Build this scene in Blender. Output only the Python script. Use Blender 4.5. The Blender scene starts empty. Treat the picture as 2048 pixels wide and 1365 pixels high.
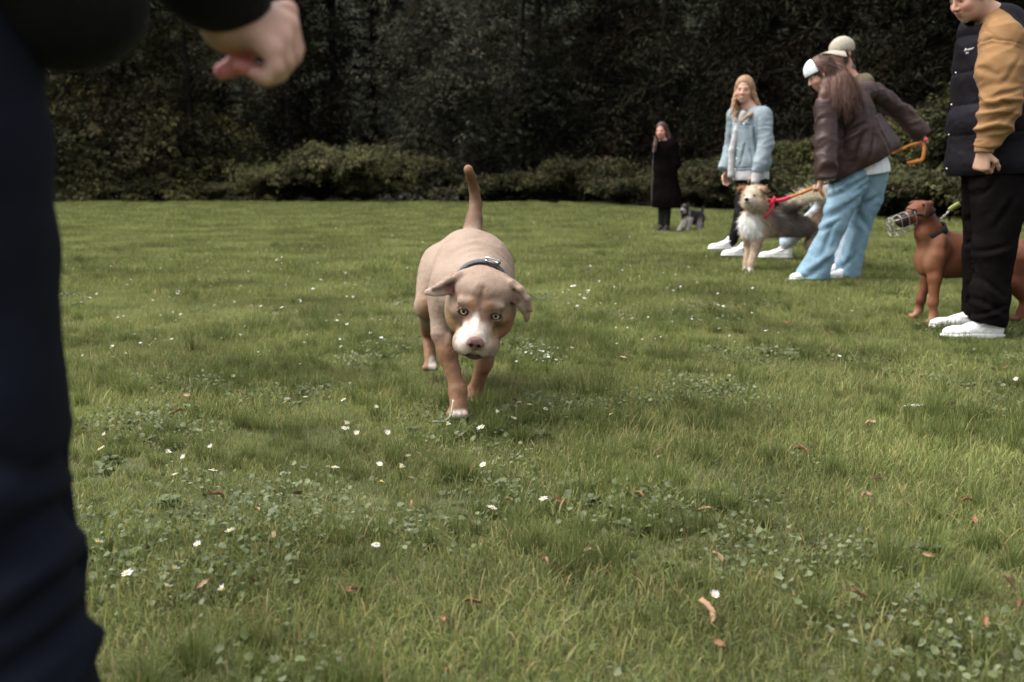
import bpy, math, random, os
import numpy as np
from mathutils import Vector, Matrix

SC = bpy.context.scene
COL = SC.collection
R = math.radians
# ------------------------------------------------------------------ camera
CAM_H, F_PX, HORIZON = 0.83, 1991.0, 355.0        # photo pixels (2048 x 1365)
PITCH = math.atan((682.5 - HORIZON) / F_PX)
cam_d = bpy.data.cameras.new('camera')
cam = bpy.data.objects.new('camera', cam_d); COL.objects.link(cam)
cam.location = (0, 0, CAM_H)
cam.rotation_euler = (math.pi / 2 - PITCH, 0, 0)
cam_d.sensor_width = 36.0; cam_d.lens = 36.0 * F_PX / 2048.0
cam_d.clip_start = 0.05; cam_d.clip_end = 600
cam_d.dof.use_dof = True; cam_d.dof.focus_distance = 3.02; cam_d.dof.aperture_fstop = 3.8
SC.camera = cam
# ------------------------------------------------------------------ sky, sun, exposure (soft overcast daylight)
SUN_EL, SUN_AZ = R(62), R(-90)     # azimuth measured from +Y towards +X
world = bpy.data.worlds.new("World"); SC.world = world; world.use_nodes = True
nt = world.node_tree; nt.nodes.clear()
sky = nt.nodes.new('ShaderNodeTexSky'); sky.sky_type = 'NISHITA'; sky.sun_disc = False
sky.sun_elevation = SUN_EL; sky.sun_rotation = SUN_AZ
sky.air_density = 1.0; sky.dust_density = 5.0; sky.ozone_density = 0.6
hs = nt.nodes.new('ShaderNodeHueSaturation'); hs.inputs['Saturation'].default_value = 0.22
bg = nt.nodes.new('ShaderNodeBackground'); bg.inputs['Strength'].default_value = 0.15
wo = nt.nodes.new('ShaderNodeOutputWorld')
hs.inputs['Hue'].default_value = .5
nt.links.new(sky.outputs[0], hs.inputs['Color']); nt.links.new(hs.outputs[0], bg.inputs['Color']); nt.links.new(bg.outputs[0], wo.inputs['Surface'])
sun_d = bpy.data.lights.new('sun', 'SUN'); sun = bpy.data.objects.new('sun', sun_d); COL.objects.link(sun)
sun_d.energy = 1.25; sun_d.angle = R(60); sun_d.color = (1.0, 0.935, 0.84)
sd = Vector((math.sin(SUN_AZ) * math.cos(SUN_EL), math.cos(SUN_AZ) * math.cos(SUN_EL), math.sin(SUN_EL)))
sun.rotation_euler = sd.to_track_quat('Z', 'Y').to_euler()
SC.view_settings.view_transform = 'Standard'; SC.view_settings.look = 'None'
SC.view_settings.exposure = 1.32; SC.view_settings.gamma = 1.0
SC.cycles.max_bounces = 6; SC.cycles.diffuse_bounces = 3; SC.cycles.glossy_bounces = 2
SC.cycles.transmission_bounces = 3; SC.cycles.use_denoising = True
SC.cycles.caustics_reflective = False; SC.cycles.caustics_refractive = False
SC.cycles.sample_clamp_indirect = 4.0

def want(k): return True

# ------------------------------------------------------------------ photo measurements -> real places
SP, CP = math.sin(PITCH), math.cos(PITCH)
def P(px, py, Y):
    a = F_PX * CP + (682.5 - py) * SP
    t = Y / a
    return np.array([(px - 1024.0) * t, Y, CAM_H + t * (-F_PX * SP + (682.5 - py) * CP)])
def GP(px, py, z=0.0):
    a = F_PX * CP + (682.5 - py) * SP; b = -F_PX * SP + (682.5 - py) * CP
    t = (z - CAM_H) / b
    return np.array([(px - 1024.0) * t, a * t, z])
def A(*v): return np.array(v, dtype=float)
def lerp(a, b, t): return a * (1 - t) + b * t
def unit(v): v = np.asarray(v, float); return v / (np.linalg.norm(v) + 1e-12)

def ground_h(x, y):
    x = np.asarray(x, float); y = np.asarray(y, float)
    b = 0.085 * np.exp(-((y - 10.4) / 1.25) ** 2) * np.exp(-((x - 2.6) / 2.2) ** 2)
    w = 0.012 * np.sin(x * 1.7 + 1.3) * np.sin(y * 1.3 + .4) + 0.008 * np.sin(x * 3.9 + y * 2.1)
    fade = np.clip((y - 14) / 10, 0, 1)
    return b + w * (1 - .5 * fade)

# ------------------------------------------------------------------ noise
_rs = np.random.RandomState(7)
_perm = np.concatenate([_rs.permutation(256)] * 2).astype(np.int32)
_grad = _rs.normal(size=(256, 3)); _grad /= np.linalg.norm(_grad, axis=1)[:, None]
def perlin(p):
    p = np.asarray(p, float); i = np.floor(p).astype(np.int64); f = p - i; u = f * f * f * (f * (f * 6 - 15) + 10)
    i = i & 255
    def g(dx, dy, dz):
        h = _perm[(_perm[(_perm[(i[:, 0] + dx) & 255] + i[:, 1] + dy) & 255] + i[:, 2] + dz) & 255]
        return (_grad[h] * (f - A(dx, dy, dz))).sum(1)
    x0 = g(0,0,0) + u[:,0] * (g(1,0,0) - g(0,0,0)); x1 = g(0,1,0) + u[:,0] * (g(1,1,0) - g(0,1,0))
    x2 = g(0,0,1) + u[:,0] * (g(1,0,1) - g(0,0,1)); x3 = g(0,1,1) + u[:,0] * (g(1,1,1) - g(0,1,1))
    y0 = x0 + u[:,1] * (x1 - x0); y1 = x2 + u[:,1] * (x3 - x2)
    return (y0 + u[:,2] * (y1 - y0)) * 1.6
def fbm(p, o=3):
    s = 0; a = 1; t = 0
    for k in range(o): s = s + a * perlin(p * 2 ** k + k * 17.3); t += a; a *= .5
    return s / t

# ------------------------------------------------------------------ implicit surface modeller
class Sdf:
    def __init__(s, h): s.h = h; s.ops = []
    def cap(s, a, b, ra, rb=None, k=0.02, sub=False):
        rb = ra if rb is None else rb
        s.ops.append(('c', np.asarray(a, float), np.asarray(b, float), ra, rb, k, sub)); return s
    def chain(s, pts, rad, k=0.02):
        for i in range(len(pts) - 1): s.cap(pts[i], pts[i + 1], rad[i], rad[i + 1], k)
        return s
    def ell(s, c, r, M=None, k=0.02, sub=False):
        r = np.asarray([r] * 3 if np.isscalar(r) else r, float)
        M = np.eye(3) if M is None else np.asarray(M, float)      # rows = local axes
        s.ops.append(('e', np.asarray(c, float), M, r, k, sub)); return s
    def box(s, c, r, M=None, rnd=0.01, k=0.02, sub=False):
        M = np.eye(3) if M is None else np.asarray(M, float)
        s.ops.append(('b', np.asarray(c, float), M, np.asarray(r, float), rnd, k, sub)); return s
    def plane(s, p, n, k=0.004):        # keep the side the normal points away from
        s.ops.append(('p', np.asarray(p, float), unit(n), k)); return s
    def _bounds(s, o):
        if o[0] == 'c': return np.minimum(o[1] - o[3], o[2] - o[4]), np.maximum(o[1] + o[3], o[2] + o[4])
        if o[0] == 'e' or o[0] == 'b':
            e = np.abs(o[2].T) @ o[3] + (o[4] if o[0] == 'b' else 0); return o[1] - e, o[1] + e
    def mesh(s, smooth=1, fold=None):
        h = s.h; bs = [s._bounds(o) for o in s.ops if o[0] != 'p' and not o[-1]]
        lo = np.min([b[0] for b in bs], 0) - 5 * h; hi = np.max([b[1] for b in bs], 0) + 5 * h
        n = np.ceil((hi - lo) / h).astype(int) + 1
        D = np.full(n, 1.0, np.float32)
        for o in s.ops:
            if o[0] == 'p': continue
            k = o[-2]; b0, b1 = s._bounds(o); m = max(k, 0) * 1.0 + 3 * h
            i0 = np.clip(np.floor((b0 - m - lo) / h).astype(int), 0, n - 1); i1 = np.clip(np.ceil((b1 + m - lo) / h).astype(int) + 1, 0, n)
            if np.any(i1 <= i0): continue
            X, Y, Z = [(lo[a] + h * np.arange(i0[a], i1[a])).astype(np.float32) for a in range(3)]
            X = X[:, None, None]; Y = Y[None, :, None]; Z = Z[None, None, :]
            if o[0] == 'c':
                a, bb, ra, rb = o[1], o[2], o[3], o[4]; d = bb - a; L2 = max(float(d @ d), 1e-10)
                t = np.clip(((X - a[0]) * d[0] + (Y - a[1]) * d[1] + (Z - a[2]) * d[2]) / L2, 0, 1)
                q = np.sqrt((X - a[0] - t * d[0]) ** 2 + (Y - a[1] - t * d[1]) ** 2 + (Z - a[2] - t * d[2]) ** 2) - (ra + (rb - ra) * t)
            else:
                c, M, r = o[1], o[2], o[3]
                u = [(X - c[0]) * M[j, 0] + (Y - c[1]) * M[j, 1] + (Z - c[2]) * M[j, 2] for j in range(3)]
                if o[0] == 'e':
                    k0 = np.sqrt((u[0] / r[0]) ** 2 + (u[1] / r[1]) ** 2 + (u[2] / r[2]) ** 2)
                    k1 = np.sqrt((u[0] / r[0] ** 2) ** 2 + (u[1] / r[1] ** 2) ** 2 + (u[2] / r[2] ** 2) ** 2) + 1e-6
                    q = k0 * (k0 - 1) / k1
                else:
                    v = [np.abs(u[j]) - r[j] for j in range(3)]
                    q = np.sqrt(np.maximum(v[0], 0) ** 2 + np.maximum(v[1], 0) ** 2 + np.maximum(v[2], 0) ** 2) + np.minimum(np.maximum(np.maximum(v[0], v[1]), v[2]), 0) - o[4]
            sl = tuple(slice(i0[a], i1[a]) for a in range(3)); cur = D[sl]
            if o[-1]:
                q = -q
                if k > 0:
                    hh = np.clip(0.5 - 0.5 * (cur - q) / k, 0, 1); D[sl] = cur * (1 - hh) + q * hh + k * hh * (1 - hh)
                else: D[sl] = np.maximum(cur, q)
            elif k > 0:
                hh = np.clip(0.5 + 0.5 * (cur - q) / k, 0, 1); D[sl] = cur * (1 - hh) + q * hh - k * hh * (1 - hh)
            else: D[sl] = np.minimum(cur, q)
        for o in s.ops:
            if o[0] == 'p':
                X, Y, Z = [(lo[a] + h * np.arange(n[a])).astype(np.float32) for a in range(3)]
                q = (X[:, None, None] - o[1][0]) * o[2][0] + (Y[None, :, None] - o[1][1]) * o[2][1] + (Z[None, None, :] - o[1][2]) * o[2][2]
                D = np.maximum(D, q)
        V, Q = surface_nets(D, lo, h)
        if smooth: V = laplace(V, Q, smooth)
        return V, Q

def surface_nets(D, lo, h):
    ins = D < 0
    c = [ins[a:ins.shape[0] - 1 + a, b:ins.shape[1] - 1 + b, d:ins.shape[2] - 1 + d] for a in (0, 1) for b in (0, 1) for d in (0, 1)]
    anyv = c[0].copy(); allv = c[0].copy()
    for q in c[1:]: anyv |= q; allv &= q
    I = np.argwhere(anyv & ~allv); idx = np.full(anyv.shape, -1, np.int64); idx[tuple(I.T)] = np.arange(len(I))
    acc = np.zeros((len(I), 3)); cnt = np.zeros(len(I))
    corners = [(a, b, d) for a in (0, 1) for b in (0, 1) for d in (0, 1)]
    val = {cc: D[I[:, 0] + cc[0], I[:, 1] + cc[1], I[:, 2] + cc[2]] for cc in corners}
    for cc in corners:
        for ax in range(3):
            if cc[ax] == 0:
                c2 = list(cc); c2[ax] = 1; c2 = tuple(c2); v0, v1 = val[cc], val[c2]; m = (v0 < 0) != (v1 < 0)
                t = np.where(m, v0 / np.where(m, v0 - v1, 1), 0); p = np.tile(np.array(cc, float), (len(I), 1)); p[:, ax] += t
                acc[m] += p[m]; cnt += m
    V = (I + acc / cnt[:, None]) * h + lo
    Qs = []
    for ax in range(3):
        s0 = [slice(1, -1)] * 3; s0[ax] = slice(0, -1); s1 = list(s0); s1[ax] = slice(1, None)
        a = ins[tuple(s0)]; b = ins[tuple(s1)]; E = np.argwhere(a != b)
        if not len(E): continue
        off = np.ones(3, int); off[ax] = 0; g = E + off; flip = a[tuple(E.T)]
        u, v = [x for x in range(3) if x != ax]
        def cell(du, dv):
            q = g.copy(); q[:, u] -= du; q[:, v] -= dv; return idx[tuple(q.T)]
        quad = np.stack([cell(1, 1), cell(0, 1), cell(0, 0), cell(1, 0)], 1)
        if ax == 1: flip = ~flip
        quad[~flip] = quad[~flip][:, ::-1]
        Qs.append(quad)
    Q = np.concatenate(Qs); return V, Q[(Q >= 0).all(1)]

def laplace(V, Q, it, lam=.5):
    e = np.concatenate([Q[:, [0, 1]], Q[:, [1, 2]], Q[:, [2, 3]], Q[:, [3, 0]]])
    for _ in range(it):
        s = np.zeros_like(V); c = np.bincount(e[:, 0], minlength=len(V)) + np.bincount(e[:, 1], minlength=len(V))
        for a in range(3): s[:, a] = np.bincount(e[:, 0], V[e[:, 1], a], len(V)) + np.bincount(e[:, 1], V[e[:, 0], a], len(V))
        V = V + lam * (s / np.maximum(c, 1)[:, None] - V)
    return V
def normals(V, Q):
    n = np.cross(V[Q[:, 2]] - V[Q[:, 0]], V[Q[:, 3]] - V[Q[:, 1]]); N = np.zeros_like(V)
    for j in range(4):
        for a in range(3): N[:, a] += np.bincount(Q[:, j], n[:, a], len(V))
    return N / (np.linalg.norm(N, axis=1)[:, None] + 1e-12)
def crease(V, Q, amp, freq, stretch=(1, 1, 1), seed=0, sharp=1.0, M=None):
    """cloth folds: ridged noise pushed along the normals"""
    N = normals(V, Q); p = (V if M is None else V @ np.asarray(M).T) * freq / np.asarray(stretch, float) + seed * 9.7
    p = p + 0.35 * np.stack([perlin(p * .7 + 5), perlin(p * .7 + 11), perlin(p * .7 + 23)], 1)
    r = 1 - np.abs(perlin(p)) * 2.2
    r = np.sign(r) * np.abs(r) ** sharp
    r2 = perlin(p * 2.3 + 31)
    return V + N * (amp * (r * .75 - .35 + .35 * r2))[:, None]

def grooves(V, Q, segs, w=.012, d=.010, ymax=None, ridge=.6):
    """seams and drag folds: carve along segments seen from the front, with a soft ridge beside each"""
    N = normals(V, Q); e = np.zeros(len(V))
    for s in segs:
        a, b = np.asarray(s[0]), np.asarray(s[1]); ww = s[2] if len(s) > 2 else w; dd = s[3] if len(s) > 3 else d
        u = (b - a)[[0, 2]]; L2 = u @ u; v = V[:, [0, 2]] - a[[0, 2]]; t = v @ u / L2; tc = np.clip(t, 0, 1); bow = (tc - .5) ** 2 * .02
        sd_ = (v[:, 0] * u[1] - v[:, 1] * u[0]) / math.sqrt(L2) + .006 * perlin(V * 16); end = np.linalg.norm(v - tc[:, None] * u, axis=1) - np.abs(sd_)
        fall = np.exp(-(np.maximum(end, 0) / (ww * 1.5)) ** 2) * np.clip(1.15 - np.abs(t - .5) * 1.2, 0, 1)
        m = fall * (np.abs(V[:, 1] - (a[1] + b[1]) / 2) < .35) * (N[:, 1] < .35)
        e += m * dd * (-np.exp(-(sd_ / ww) ** 2) + ridge * np.exp(-((sd_ - 1.9 * ww) / (1.3 * ww)) ** 2))
    return V + N * e[:, None]

# ------------------------------------------------------------------ linking
def mesh_obj(name, V, F, mat, parent=None, col=None, smooth=True, origin=None, uv=None):
    me = bpy.data.meshes.new(name); V = np.asarray(V, np.float64)
    o = bpy.data.objects.new(name, me)
    org = np.zeros(3)
    if parent is not None: org = np.array(parent.get('_org', (0, 0, 0)))
    elif origin is not None: org = np.asarray(origin, float); o.location = org; o['_org'] = [float(q) for q in org]
    F = np.asarray(F); nf, k = F.shape
    me.vertices.add(len(V)); me.vertices.foreach_set('co', (V - org).astype(np.float32).ravel())
    me.loops.add(nf * k); me.loops.foreach_set('vertex_index', F.astype(np.int32).ravel())
    me.polygons.add(nf); me.polygons.foreach_set('loop_start', (np.arange(nf) * k).astype(np.int32))
    try: me.polygons.foreach_set('loop_total', np.full(nf, k, np.int32))
    except Exception: pass
    me.update(calc_edges=True)
    me.polygons.foreach_set('use_smooth', np.full(nf, smooth, bool))
    if col is not None:
        ca = me.color_attributes.new('Col', 'FLOAT_COLOR', 'POINT'); c4 = np.ones((len(V), 4), np.float32); c4[:, :3] = col
        ca.data.foreach_set('color', c4.ravel())
    if uv is not None:
        for nm, arr in uv.items():
            at = me.attributes.new(nm, 'FLOAT', 'POINT'); at.data.foreach_set('value', np.asarray(arr, np.float32))
    me.materials.append(mat); me.validate(clean_customdata=False)
    COL.objects.link(o)
    if parent is not None: o.parent = parent
    return o
def thing(name, base, label, cat, group=None):
    o = bpy.data.objects.new(name, None); COL.objects.link(o); o.empty_display_size = .1
    o.location = base; o['_org'] = [float(v) for v in base]
    o['label'] = label; o['category'] = cat
    if group: o['group'] = group
    return o
def tag(o, label=None, cat=None, group=None, kind=None):
    for k, v in (('label', label), ('category', cat), ('group', group), ('kind', kind)):
        if v: o[k] = v
    return o

def paint(V, base, blobs, seed=0, nz=0.25, nf=25):
    C = np.tile(np.asarray(base, float), (len(V), 1)); n = fbm(V * nf + seed, 2)
    for c, r, col, soft in blobs:
        d = np.linalg.norm((V - np.asarray(c)) / (np.asarray([r] * 3 if np.isscalar(r) else r, float)), axis=1) + n * nz
        w = np.clip((1 + soft - d) / (2 * soft), 0, 1); w = w * w * (3 - 2 * w)
        C = C * (1 - w[:, None]) + np.asarray(col) * w[:, None]
    return C

def tube(path, rad, seg=10, closed=False, flat=1.0, up=(0, 0, 1)):
    """swept tube; rad scalar or list; flat squashes across 'up'"""
    path = np.asarray(path, float); n = len(path); rad = np.full(n, rad) if np.isscalar(rad) else np.asarray(rad, float)
    T = np.gradient(path, axis=0) if not closed else (np.roll(path, -1, 0) - np.roll(path, 1, 0))
    T /= np.linalg.norm(T, axis=1)[:, None] + 1e-12
    V = []; u0 = np.asarray(up, float)
    for i in range(n):
        s = np.cross(T[i], u0)
        if np.linalg.norm(s) < .05: s = np.cross(T[i], (1, .1, 0))
        s = unit(s); u = np.cross(s, T[i])
        for j in range(seg):
            a = 2 * math.pi * j / seg; V.append(path[i] + rad[i] * (math.cos(a) * s + flat * math.sin(a) * u))
        u0 = u if abs(u @ u0) > .2 else u0
    F = []
    for i in range(n if closed else n - 1):
        for j in range(seg):
            a = i * seg + j; b = i * seg + (j + 1) % seg; c = ((i + 1) % n) * seg + (j + 1) % seg; d = ((i + 1) % n) * seg + j
            F.append((a, d, c, b))
    if not closed:
        V.append(path[0]); V.append(path[-1]); e0 = len(V) - 2; e1 = len(V) - 1
        for j in range(seg):
            F.append((e0, j, (j + 1) % seg, e0)); F.append((e1, (n - 1) * seg + (j + 1) % seg, (n - 1) * seg + j, e1))
    return np.array(V), F
def bezier(pts, n=24):
    """Catmull-Rom through pts"""
    p = np.asarray(pts, float); p = np.vstack([2 * p[0] - p[1], p, 2 * p[-1] - p[-2]]); out = []
    m = len(p) - 3
    for i in range(m):
        for t in np.linspace(0, 1, max(2, n // m), endpoint=(i == m - 1)):
            a, b, c, d = p[i:i + 4]
            out.append(.5 * (2 * b + (c - a) * t + (2 * a - 5 * b + 4 * c - d) * t * t + (3 * b - a - 3 * c + d) * t ** 3))
    return np.array(out)
def join(parts):
    """[(V,F[,C])] -> one triangle/quad soup; triangles are given as 4-lists with a repeat"""
    Vs = []; Fs = []; off = 0
    for q in parts:
        Vs.append(np.asarray(q[0], float)); Fs.append(np.asarray(q[1]) + off); off += len(q[0])
    return np.concatenate(Vs), np.concatenate(Fs)
def poly_obj(name, V, F, mat, parent=None, col=None, smooth=True, origin=None):
    """like mesh_obj but faces may be triangles written (a,b,c,a) or any tuple"""
    me = bpy.data.meshes.new(name); org = np.zeros(3); o = bpy.data.objects.new(name, me)
    if parent is not None: org = np.array(parent.get('_org', (0, 0, 0)))
    elif origin is not None: org = np.asarray(origin, float); o.location = org; o['_org'] = [float(q) for q in org]
    FF = []
    for f in F:
        g = []
        for v in f:
            v = int(v)
            if v not in g: g.append(v)
        if len(g) > 2: FF.append(g)
    me.from_pydata([tuple(v) for v in (np.asarray(V, float) - org)], [], FF); me.update()
    me.polygons.foreach_set('use_smooth', [smooth] * len(me.polygons))
    if col is not None:
        ca = me.color_attributes.new('Col', 'FLOAT_COLOR', 'POINT'); c4 = np.ones((len(V), 4), np.float32); c4[:, :3] = col
        ca.data.foreach_set('color', c4.ravel())
    me.materials.append(mat); COL.objects.link(o)
    if parent is not None: o.parent = parent
    return o
def blob(c, r, M=None, seg=16, rings=10):
    """small ellipsoid"""
    M = np.eye(3) if M is None else np.asarray(M); r = np.asarray([r] * 3 if np.isscalar(r) else r, float)
    V = []; F = []
    for i in range(rings + 1):
        th = math.pi * i / rings
        for j in range(seg):
            ph = 2 * math.pi * j / seg; V.append(A(math.sin(th) * math.cos(ph), math.sin(th) * math.sin(ph), math.cos(th)) * r)
    for i in range(rings):
        for j in range(seg): F.append((i * seg + j, (i + 1) * seg + j, (i + 1) * seg + (j + 1) % seg, i * seg + (j + 1) % seg))
    return np.array(V) @ M + np.asarray(c), F

# ------------------------------------------------------------------ materials
def mat_new(name):
    m = bpy.data.materials.new(name); m.use_nodes = True; t = m.node_tree; b = t.nodes['Principled BSDF']; return m, t, b
def mat(name, color=(.5, .5, .5), rough=.7, attr=False, var=0.12, vscale=20, bump=0.0, bscale=60, stretch=None, sheen=0.0, spec=0.12, metal=0.0, sss=0.0, weave=0.0, wscale=600, fine=0.0):
    m, t, b = mat_new(name); L = t.links.new
    tc = t.nodes.new('ShaderNodeTexCoord'); mp = t.nodes.new('ShaderNodeMapping'); L(tc.outputs['Object'], mp.inputs[0])
    if stretch: mp.inputs['Scale'].default_value = stretch
    n = t.nodes.new('ShaderNodeTexNoise'); n.inputs['Scale'].default_value = vscale; n.inputs['Detail'].default_value = 4; L(mp.outputs[0], n.inputs['Vector'])
    mr = t.nodes.new('ShaderNodeMapRange'); mr.inputs['From Min'].default_value = .3; mr.inputs['From Max'].default_value = .7
    mr.inputs['To Min'].default_value = 1 - var; mr.inputs['To Max'].default_value = 1 + var; L(n.outputs['Fac'], mr.inputs['Value'])
    mul = t.nodes.new('ShaderNodeVectorMath'); mul.operation = 'SCALE'
    if attr:
        a = t.nodes.new('ShaderNodeAttribute'); a.attribute_name = 'Col'; L(a.outputs['Color'], mul.inputs[0])
    else: mul.inputs[0].default_value = color[:3]
    L(mr.outputs[0], mul.inputs['Scale']); last = mul.outputs[0]
    if fine > 0:
        n3 = t.nodes.new('ShaderNodeTexNoise'); n3.inputs['Scale'].default_value = vscale * 14; n3.inputs['Detail'].default_value = 2; L(mp.outputs[0], n3.inputs['Vector'])
        m3 = t.nodes.new('ShaderNodeMapRange'); m3.inputs['From Min'].default_value = .3; m3.inputs['From Max'].default_value = .7
        m3.inputs['To Min'].default_value = 1 - fine; m3.inputs['To Max'].default_value = 1 + fine; L(n3.outputs['Fac'], m3.inputs['Value'])
        s3 = t.nodes.new('ShaderNodeVectorMath'); s3.operation = 'SCALE'; L(last, s3.inputs[0]); L(m3.outputs[0], s3.inputs['Scale']); last = s3.outputs[0]
    L(last, b.inputs['Base Color'])
    b.inputs['Roughness'].default_value = rough; b.inputs['Specular IOR Level'].default_value = spec; b.inputs['Metallic'].default_value = metal
    if sheen: b.inputs['Sheen Weight'].default_value = sheen; b.inputs['Sheen Roughness'].default_value = .4
    if sss:
        b.inputs['Subsurface Weight'].default_value = sss; b.inputs['Subsurface Radius'].default_value = (1, .35, .2); b.inputs['Subsurface Scale'].default_value = .012
    if bump or weave:
        n2 = t.nodes.new('ShaderNodeTexNoise'); n2.inputs['Scale'].default_value = bscale; n2.inputs['Detail'].default_value = 5; L(mp.outputs[0], n2.inputs['Vector'])
        bp = t.nodes.new('ShaderNodeBump'); bp.inputs['Strength'].default_value = bump; bp.inputs['Distance'].default_value = .01; L(n2.outputs['Fac'], bp.inputs['Height'])
        L(bp.outputs[0], b.inputs['Normal'])
    return m
def leaf_mat(name, rough=.55, trans=.35, spec=.25, var=.25, world_noise=None, attr=True, color=None):
    """thin leaf: diffuse/gloss + translucency, colour from the vertex colour times random per island"""
    m, t, b = mat_new(name); L = t.links.new
    if attr: a = t.nodes.new('ShaderNodeAttribute'); a.attribute_name = 'Col'; src = a.outputs['Color']
    else: a = t.nodes.new('ShaderNodeRGB'); a.outputs[0].default_value = (*color, 1); src = a.outputs[0]
    if world_noise:
        g = t.nodes.new('ShaderNodeNewGeometry'); sc0, c0, c1 = world_noise
        n = t.nodes.new('ShaderNodeTexNoise'); n.inputs['Scale'].default_value = sc0; n.inputs['Detail'].default_value = 4; n.inputs['Roughness'].default_value = .6
        L(g.outputs['Position'], n.inputs['Vector'])
        r = t.nodes.new('ShaderNodeValToRGB'); r.color_ramp.elements[0].position = .34; r.color_ramp.elements[1].position = .66
        r.color_ramp.elements[0].color = (*c0, 1); r.color_ramp.elements[1].color = (*c1, 1); L(n.outputs['Fac'], r.inputs[0])
        mx = t.nodes.new('ShaderNodeVectorMath'); mx.operation = 'MULTIPLY'; L(src, mx.inputs[0]); L(r.outputs[0], mx.inputs[1]); src = mx.outputs[0]
    L(src, b.inputs['Base Color']); b.inputs['Roughness'].default_value = rough; b.inputs['Specular IOR Level'].default_value = spec
    if trans > 0:
        tr = t.nodes.new('ShaderNodeBsdfTranslucent'); L(src, tr.inputs['Color']); ms = t.nodes.new('ShaderNodeMixShader'); ms.inputs[0].default_value = trans
        L(b.outputs[0], ms.inputs[1]); L(tr.outputs[0], ms.inputs[2]); L(ms.outputs[0], t.nodes['Material Output'].inputs['Surface'])
    return m
# ================================================================== lawn and forest floor
def make_ground():
    xs = np.concatenate([-np.geomspace(320, 12, 22), np.linspace(-11.5, 13, 130), np.geomspace(14, 320, 22)])
    ys = np.concatenate([-np.geomspace(300, 3, 14), np.linspace(-2.5, 17, 120), np.geomspace(18, 420, 40)])
    X, Y = np.meshgrid(xs, ys, indexing='ij'); Z = ground_h(X, Y)
    V = np.stack([X, Y, Z], -1).reshape(-1, 3); nx, ny = X.shape
    i, j = np.meshgrid(np.arange(nx - 1), np.arange(ny - 1), indexing='ij'); a = (i * ny + j).ravel()
    F = np.stack([a, a + ny, a + ny + 1, a + 1], 1)
    m, t, b = mat_new('lawn_soil'); L = t.links.new
    g = t.nodes.new('ShaderNodeNewGeometry'); n = t.nodes.new('ShaderNodeTexNoise'); n.inputs['Scale'].default_value = 9; n.inputs['Detail'].default_value = 8
    L(g.outputs['Position'], n.inputs['Vector']); r = t.nodes.new('ShaderNodeValToRGB')
    r.color_ramp.elements[0].position = .35; r.color_ramp.elements[0].color = (.035, .038, .016, 1)
    r.color_ramp.elements[1].position = .7; r.color_ramp.elements[1].color = (.075, .085, .03, 1)
    L(n.outputs['Fac'], r.inputs[0]); L(r.outputs[0], b.inputs['Base Color']); b.inputs['Roughness'].default_value = .95
    bp = t.nodes.new('ShaderNodeBump'); bp.inputs['Strength'].default_value = .6; bp.inputs['Distance'].default_value = .02; L(n.outputs['Fac'], bp.inputs['Height']); L(bp.outputs[0], b.inputs['Normal'])
    tag(mesh_obj('ground', V, F, m), kind='structure')

def edge_y(x):
    """where the lawn ends and the wood begins"""
    x = np.asarray(x, float)
    return np.interp(x, [-60, 0, 2, 4, 7.5, 10, 14, 60], [33, 33, 31.3, 26.5, 19.8, 17, 15.5, 14]) + .35 * np.sin(x * .9) + .2 * np.sin(x * 2.3 + 1)

def make_forest_floor():
    xs = np.linspace(-60, 60, 160); V = []; F = []; n = 24
    for x in xs:
        y0 = float(edge_y(x)) - .1
        for k in range(n):
            y = y0 + (60 * (k / (n - 1)) ** 1.6); V.append((x, y, float(ground_h(x, y)) + .03 + .02 * math.sin(x * 3.1 + y * 1.7) * min(1, k)))
    for i in range(len(xs) - 1):
        for k in range(n - 1): a = i * n + k; F.append((a, a + n, a + n + 1, a + 1))
    m = mat('leaf_litter', (.022, .017, .011), rough=.95, var=.5, vscale=3, bump=1, bscale=12)
    tag(mesh_obj('forest_floor', np.array(V), F, m), kind='structure')

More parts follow.
